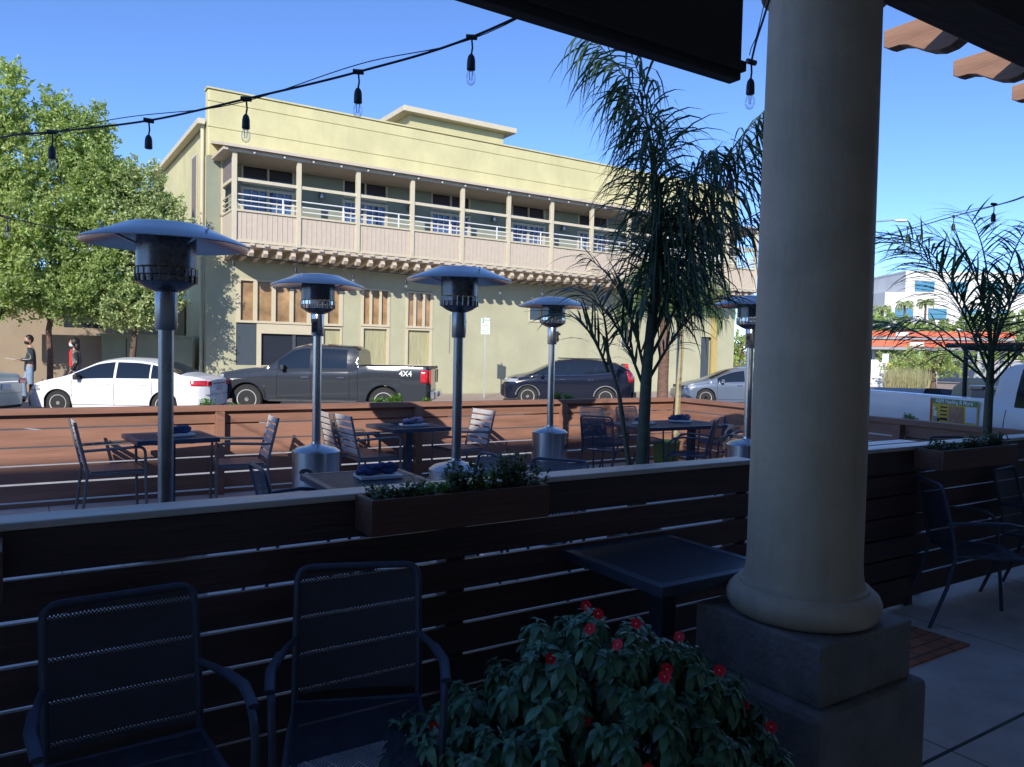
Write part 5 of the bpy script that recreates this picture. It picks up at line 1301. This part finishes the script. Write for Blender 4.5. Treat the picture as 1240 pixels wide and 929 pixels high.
m = MB(); m.sphere((-.012, 0, .03), .122, 16, (.88, .76, 1.02)); m.v = [(min(x, .075 + .3 * max(0, z - .06)), y, max(z, -.03 if x > -.02 else -.06)) for x, y, z in m.v]; local_y(m, hc, R(25)).build('hair', M['hair'], man, smooth=True, angle=180)
m = MB(); m.sphere((.045, 0, -.055), .075, 14, (.98, .88, .85)); local_y(m, hc, R(25)).build('face_mask', M['blackcloth'], man, smooth=True, angle=180)
m = MB()
for s_ in (-1, 1): m.sphere((.1, s_ * .03, .018), .011, 8)
local_y(m, hc, R(25)).build('eyes', M['blackcloth'], man)
pp = MB().obox((0, 0, 0), (.3, .21, .006), ry=R(-8)).build('paper', M['white']); pp.location = Vector((.36, 24.45, -.04)) + Matrix.Rotation(PL + R(28), 3, 'Z') @ Vector((.40, .08, 1.19)); pp.rotation_euler = (0, 0, PL + R(28)); tag(pp, 'white sheet held out in front of the man in the leather jacket', 'paper')
Jw = dict(pel=(0, 0, .93), waist=(-.01, 0, 1.1), chest=(-.01, 0, 1.31), neck=(0, 0, 1.46), headb=(.015, 0, 1.53), shR=(-.01, -.17, 1.39), elR=(-.08, -.21, 1.12), wrR=(.04, -.19, .90), shL=(-.01, .17, 1.39), elL=(-.08, .22, 1.12), wrL=(.06, .2, .90),
          hipR=(0, -.09, .88), knR=(-.02, -.10, .48), anR=(-.2, -.10, .13), toR=(-.07, -.11, .045), hipL=(0, .09, .88), knL=(.14, .10, .50), anL=(.12, .10, .10), toL=(.27, .11, .045))
woman, J, k_ = person('woman in a red top and grey and black jacket wearing a white mask, walking left', (1.42, 24.5, -.04), PL + R(22), 1.76, Jw, dict(jacket='greycloth', trousers='greycloth', yaw=R(5)))
hc = J['headb'] + Vector((.015, 0, .115))
m = MB(); m.sphere((-.025, 0, .025), .13, 18, (.92, .86, 1.05)); m.v = [(min(x, .06 + .4 * max(0, z - .05)), y, z) for x, y, z in m.v]
m.sphere((-.075, 0, -.10), .11, 14, (.7, 1.0, 1.6)); local_y(m, hc, R(5)).build('hair', M['hair'], woman, smooth=True, angle=180)
m = MB(); m.sphere((.045, 0, -.055), .076, 14, (1, .9, .85)); local_y(m, hc, R(5)).build('face_mask', M['mask'], woman, smooth=True, angle=180)
m = MB(); pc_ = J['chest']
for s_ in (0,): m.obox((pc_.x + .105, .02, 1.2), (.08, .17, .44)); m.obox((pc_.x + .095, .02, 1.43), (.07, .12, .1))
m.build('red_top', M['redcloth'], woman, bevel=.03)
sl = skin_mesh([J['shL'] + Vector((0, .01, .02)), J['elL'], J['wrL']], [(0, 1), (1, 2)], [.092, .07, .048], 2); mesh_obj('sleeve', [sl], M['blackcloth'], woman)
sl = skin_mesh([J['shR'] + Vector((0, -.01, .02)), J['elR'], J['wrR']], [(0, 1), (1, 2)], [.092, .07, .048], 2); mesh_obj('sleeve', [sl], M['blackcloth'], woman)
m = MB()
for i in range(9):
    for q in range(2):
        p = J['shL'].lerp(J['elL'], i / 8.) if i < 9 else J['elL']; m.sphere((p.x + .01 + .035 * q, p.y + .07 - .012 * q - .01, p.z), .012, 6)
m.build('sleeve_dots', M['white'], woman)

# ------------------------------------------------------------------ far right background
wb = thing('office_building', 'white stepped office block with blue window bands far away on the right', 'building', (142.7, 87.05, -.2), R(-33))
# local x to picture right, local y away
m = MB(); m.box(0, 50, 0, 20, 0, 15.3); m.build('wall', M['wallwhite'], wb)
m = MB(); m.box(4.2, 50, .6, 20, 15.31, 19.3); m.build('upper_wall', M['wallwhite'], wb)
MB().box(4.1, 50, .5, 20, 19.31, 19.6).build('parapet', M['wallwhite'], wb)
for z in (3.0, 6.6, 10.2):
    for x in (2, 8.5, 15, 21.5, 28, 34.5): MB().box(x, x + 3.6, -.12, -.02, z, z + 2.1).build('window', M['blueglass'], wb)
for x in (6, 12.5, 19, 25.5, 32): MB().box(x, x + 3.8, .45, .58, 15.6, 17.6).build('window', M['blueglass'], wb)
rd = random.Random(5)
def bgtree(label, px, dist, z, r, h, n, mt, leaf=.45, grp='trees in front of the office block'):
    u = (px - 620) / 931; x = (u * .8393 + .5437) * dist; y = (-u * .5437 + .8393) * dist
    cl = [((rd.uniform(-.6, .6) * r, rd.uniform(-.6, .6) * r, h * .55 + rd.uniform(-.15, .25) * h), (r * .6, r * .6, h * .26), 1) for _ in range(8)]
    tree(label, (x, y, -.2), [([(0, 0, 0), (.05, 0, h * .25), (0, .05, h * .45)], .22, .14)], cl, n, leaf, mt, grp)
bgtree('broad green tree far right, just right of the column under the white office block', 1062, 88, 0, 5.5, 7.6, 6000, 'leafB')
bgtree('rounded mid green tree far away below the office windows, second from the column', 1110, 92, 0, 5.5, 7.3, 6000, 'leafA')
bgtree('green tree far away behind the crown of the right palm', 1165, 90, 0, 6, 7.5, 6000, 'leafB')
bgtree('olive green tree at the far right edge beyond the truck rack', 1228, 84, 0, 6, 7.6, 6000, 'leafO')
bgtree('bright yellow green bush beyond the white pickup bed', 1130, 50, 0, 2.2, 3.0, 5000, 'leafA', .16, None)
bgtree('pale green shrub left of the bright bush beyond the pickup bed', 1085, 70, 0, 3.0, 3.0, 3000, 'leafO', .25, None)
bgtree('dark leafy tree behind the orange canopy near the column', 1055, 74, 0, 3.5, 4.2, 4000, 'leafB', .3, None)
bgtree('dense dark hedge tree behind the middle of the orange canopy', 1110, 78, 0, 4.0, 4.2, 4000, 'leafB', .3, None)
bgtree('dark tree behind the right part of the orange canopy', 1180, 76, 0, 4.5, 4.2, 4000, 'leafB', .3, None)
bgtree('sunlit tree seen past the right end of the yellow building', 893, 60, 0, 2.2, 4.2, 3000, 'leafA', .25, None)
def pxpos(px, dist): u = (px - 620) / 931; return ((u * .8393 + .5437) * dist, (-u * .5437 + .8393) * dist)
m = MB(); rg = random.Random(9)
for i in range(1500):
    x, y = pxpos(rg.uniform(1072, 1125), rg.uniform(40, 46)); h = rg.uniform(.7, 1.5); a = rg.uniform(0, 3.1)
    dx, dy = .02 * math.cos(a), .02 * math.sin(a); tx, ty = rg.uniform(-.25, .25), rg.uniform(-.25, .25)
    m.add([(x - dx, y - dy, -.2), (x + dx, y + dy, -.2), (x + tx, y + ty, h)], [(0, 1, 2)])
tag(m.build('dry_grass', M['grassdry']), 'tall dry yellow grass clump beyond the white pickup bed', 'grass', kind='stuff')
for i, (px, d, h, lb) in enumerate([(1065, 120, 9.8, 'tiny fan palm far away beside the left end of the office block'), (1092, 128, 11.2, 'tiny fan palm in front of the office block, the middle one of three'), (1117, 128, 11.6, 'tiny fan palm in front of the office block, the rightmost of three')]):
    x, y = pxpos(px, d); fr = [((0, 0, h), q * 137.5, 60 - q * 6, 1.5, 120, 12, .9, 1.5) for q in range(12)]
    palm(lb, (x, y, -.2), [([(0, 0, 0), (.1, 0, h * .5), (0, 0, h)], [.25, .2, .16])], fr, 'leafO', 'bark', name='fan_palm', wd=.09)
# orange carport
cx0, cy0 = pxpos(1035, 62); cx1, cy1 = pxpos(1262, 58); ang = math.atan2(cy1 - cy0, cx1 - cx0); LL = math.hypot(cx1 - cx0, cy1 - cy0)
cp = thing('carport', 'long orange and grey parking canopy on posts behind the white pickup', 'carport', (cx0, cy0, -.2), ang)
for nm, y0, y1, z, mtn in (('canopy_front', 0, 4, 2.75, None), ('canopy_back', 7, 11, 3.75, None)):
    m = MB(); m.box(0, LL, y0, y1, z, z + .28); r_ = m.build(nm, M['greymetal'], cp)
    MB().box(-.02, LL, y0 - .06, y0 - .005, z + .24, z + .72).build('fascia', M['orange'], r_)
    MB().box(3.9, 4.9, y0 - .09, y0 - .065, z + .3, z + .6).build('panel', M['white'], r_)
m0 = None
for i in range(4):
    o = MB().box(1.5 + i * 4.6, 1.7 + i * 4.6, 1.9, 2.1, 0, 2.74).build('post', M['galv'], cp); MB().box(1.5 + i * 4.6, 1.7 + i * 4.6, 8.9, 9.1, 0, 3.74).build('post', M['galv'], cp)
x, y = pxpos(1093, 56)
pb_ = dict(truck); pb_.update(paint='pbeige')
vehicle('pickup_truck', 'small pale beige pickup facing the camera in the far parking lot under the orange canopy', 'pickup truck', pb_, (x, y + 2, -.2), math.atan2(-y, -x))
x, y = pxpos(1062, 54); o = thing('meter_box', 'yellow and white box in the parking lot just right of the column', 'box', (x, y, -.2), ang); MB().box(-.6, .6, -.3, .3, 0, 1.9).build('cabinet', M['white'], o, bevel=.05); MB().box(.62, .9, -.3, .3, 0, 1.7).build('door', M['hydrant'], o)
x, y = pxpos(1088, 80); fn_ = thing('lot_fence', 'grey block wall at the back of the far parking lot', 'wall', (x - 14, y + 8, -.2), ang); MB().box(0, 34, 0, .3, 0, 2.1).build('wall', M['greymetal'], fn_); MB().box(-.05, 34.05, -.04, .34, 2.102, 2.18).build('coping', M['kerb'], fn_)
for px, lb in ((1071, 'small white sign on a thin post in the parking lot, near the column'), (1074.5, 'second small white sign on a thin post in the parking lot')):
    x, y = pxpos(px, 50 if px < 1072 else 66); o = thing('small_sign', lb, 'sign', (x, y, -.2), -R(33)); MB().box(-.03, .03, -.02, .02, 0, 2.2).build('post', M['galv'], o); MB().box(-.2, .2, -.04, -.022, 1.7, 2.3).build('sign_panel', M['white'], o)
# street light
x, y = pxpos(1020, 40)
sl_ = thing('street_lamp', 'cobra head street lamp on a curved arm reaching out from behind the column', 'street lamp', (x, y, -.2), -R(33))
ph = [(0, 0, 0), (0, 0, 5.0), (0, 0, 8.2), (.5, 0, 8.75), (1.4, 0, 9.0), (2.4, 0, 9.1)]
MB().tube(ph, [.11, .09, .07, .05, .04, .035], 10).build('pole', M['galv'], sl_, smooth=True)
MB().lathe([(0, -.42), (.1, -.36), (.16, -.1), (.14, .2), (.05, .34), (0, .36)], 16).build('lamp_head', M['white'], sl_, smooth=True).matrix_local = Matrix.Translation((2.75, 0, 9.08)) @ Matrix.Rotation(R(90), 4, 'Y') @ Matrix.Scale(.5, 4, (1, 0, 0))
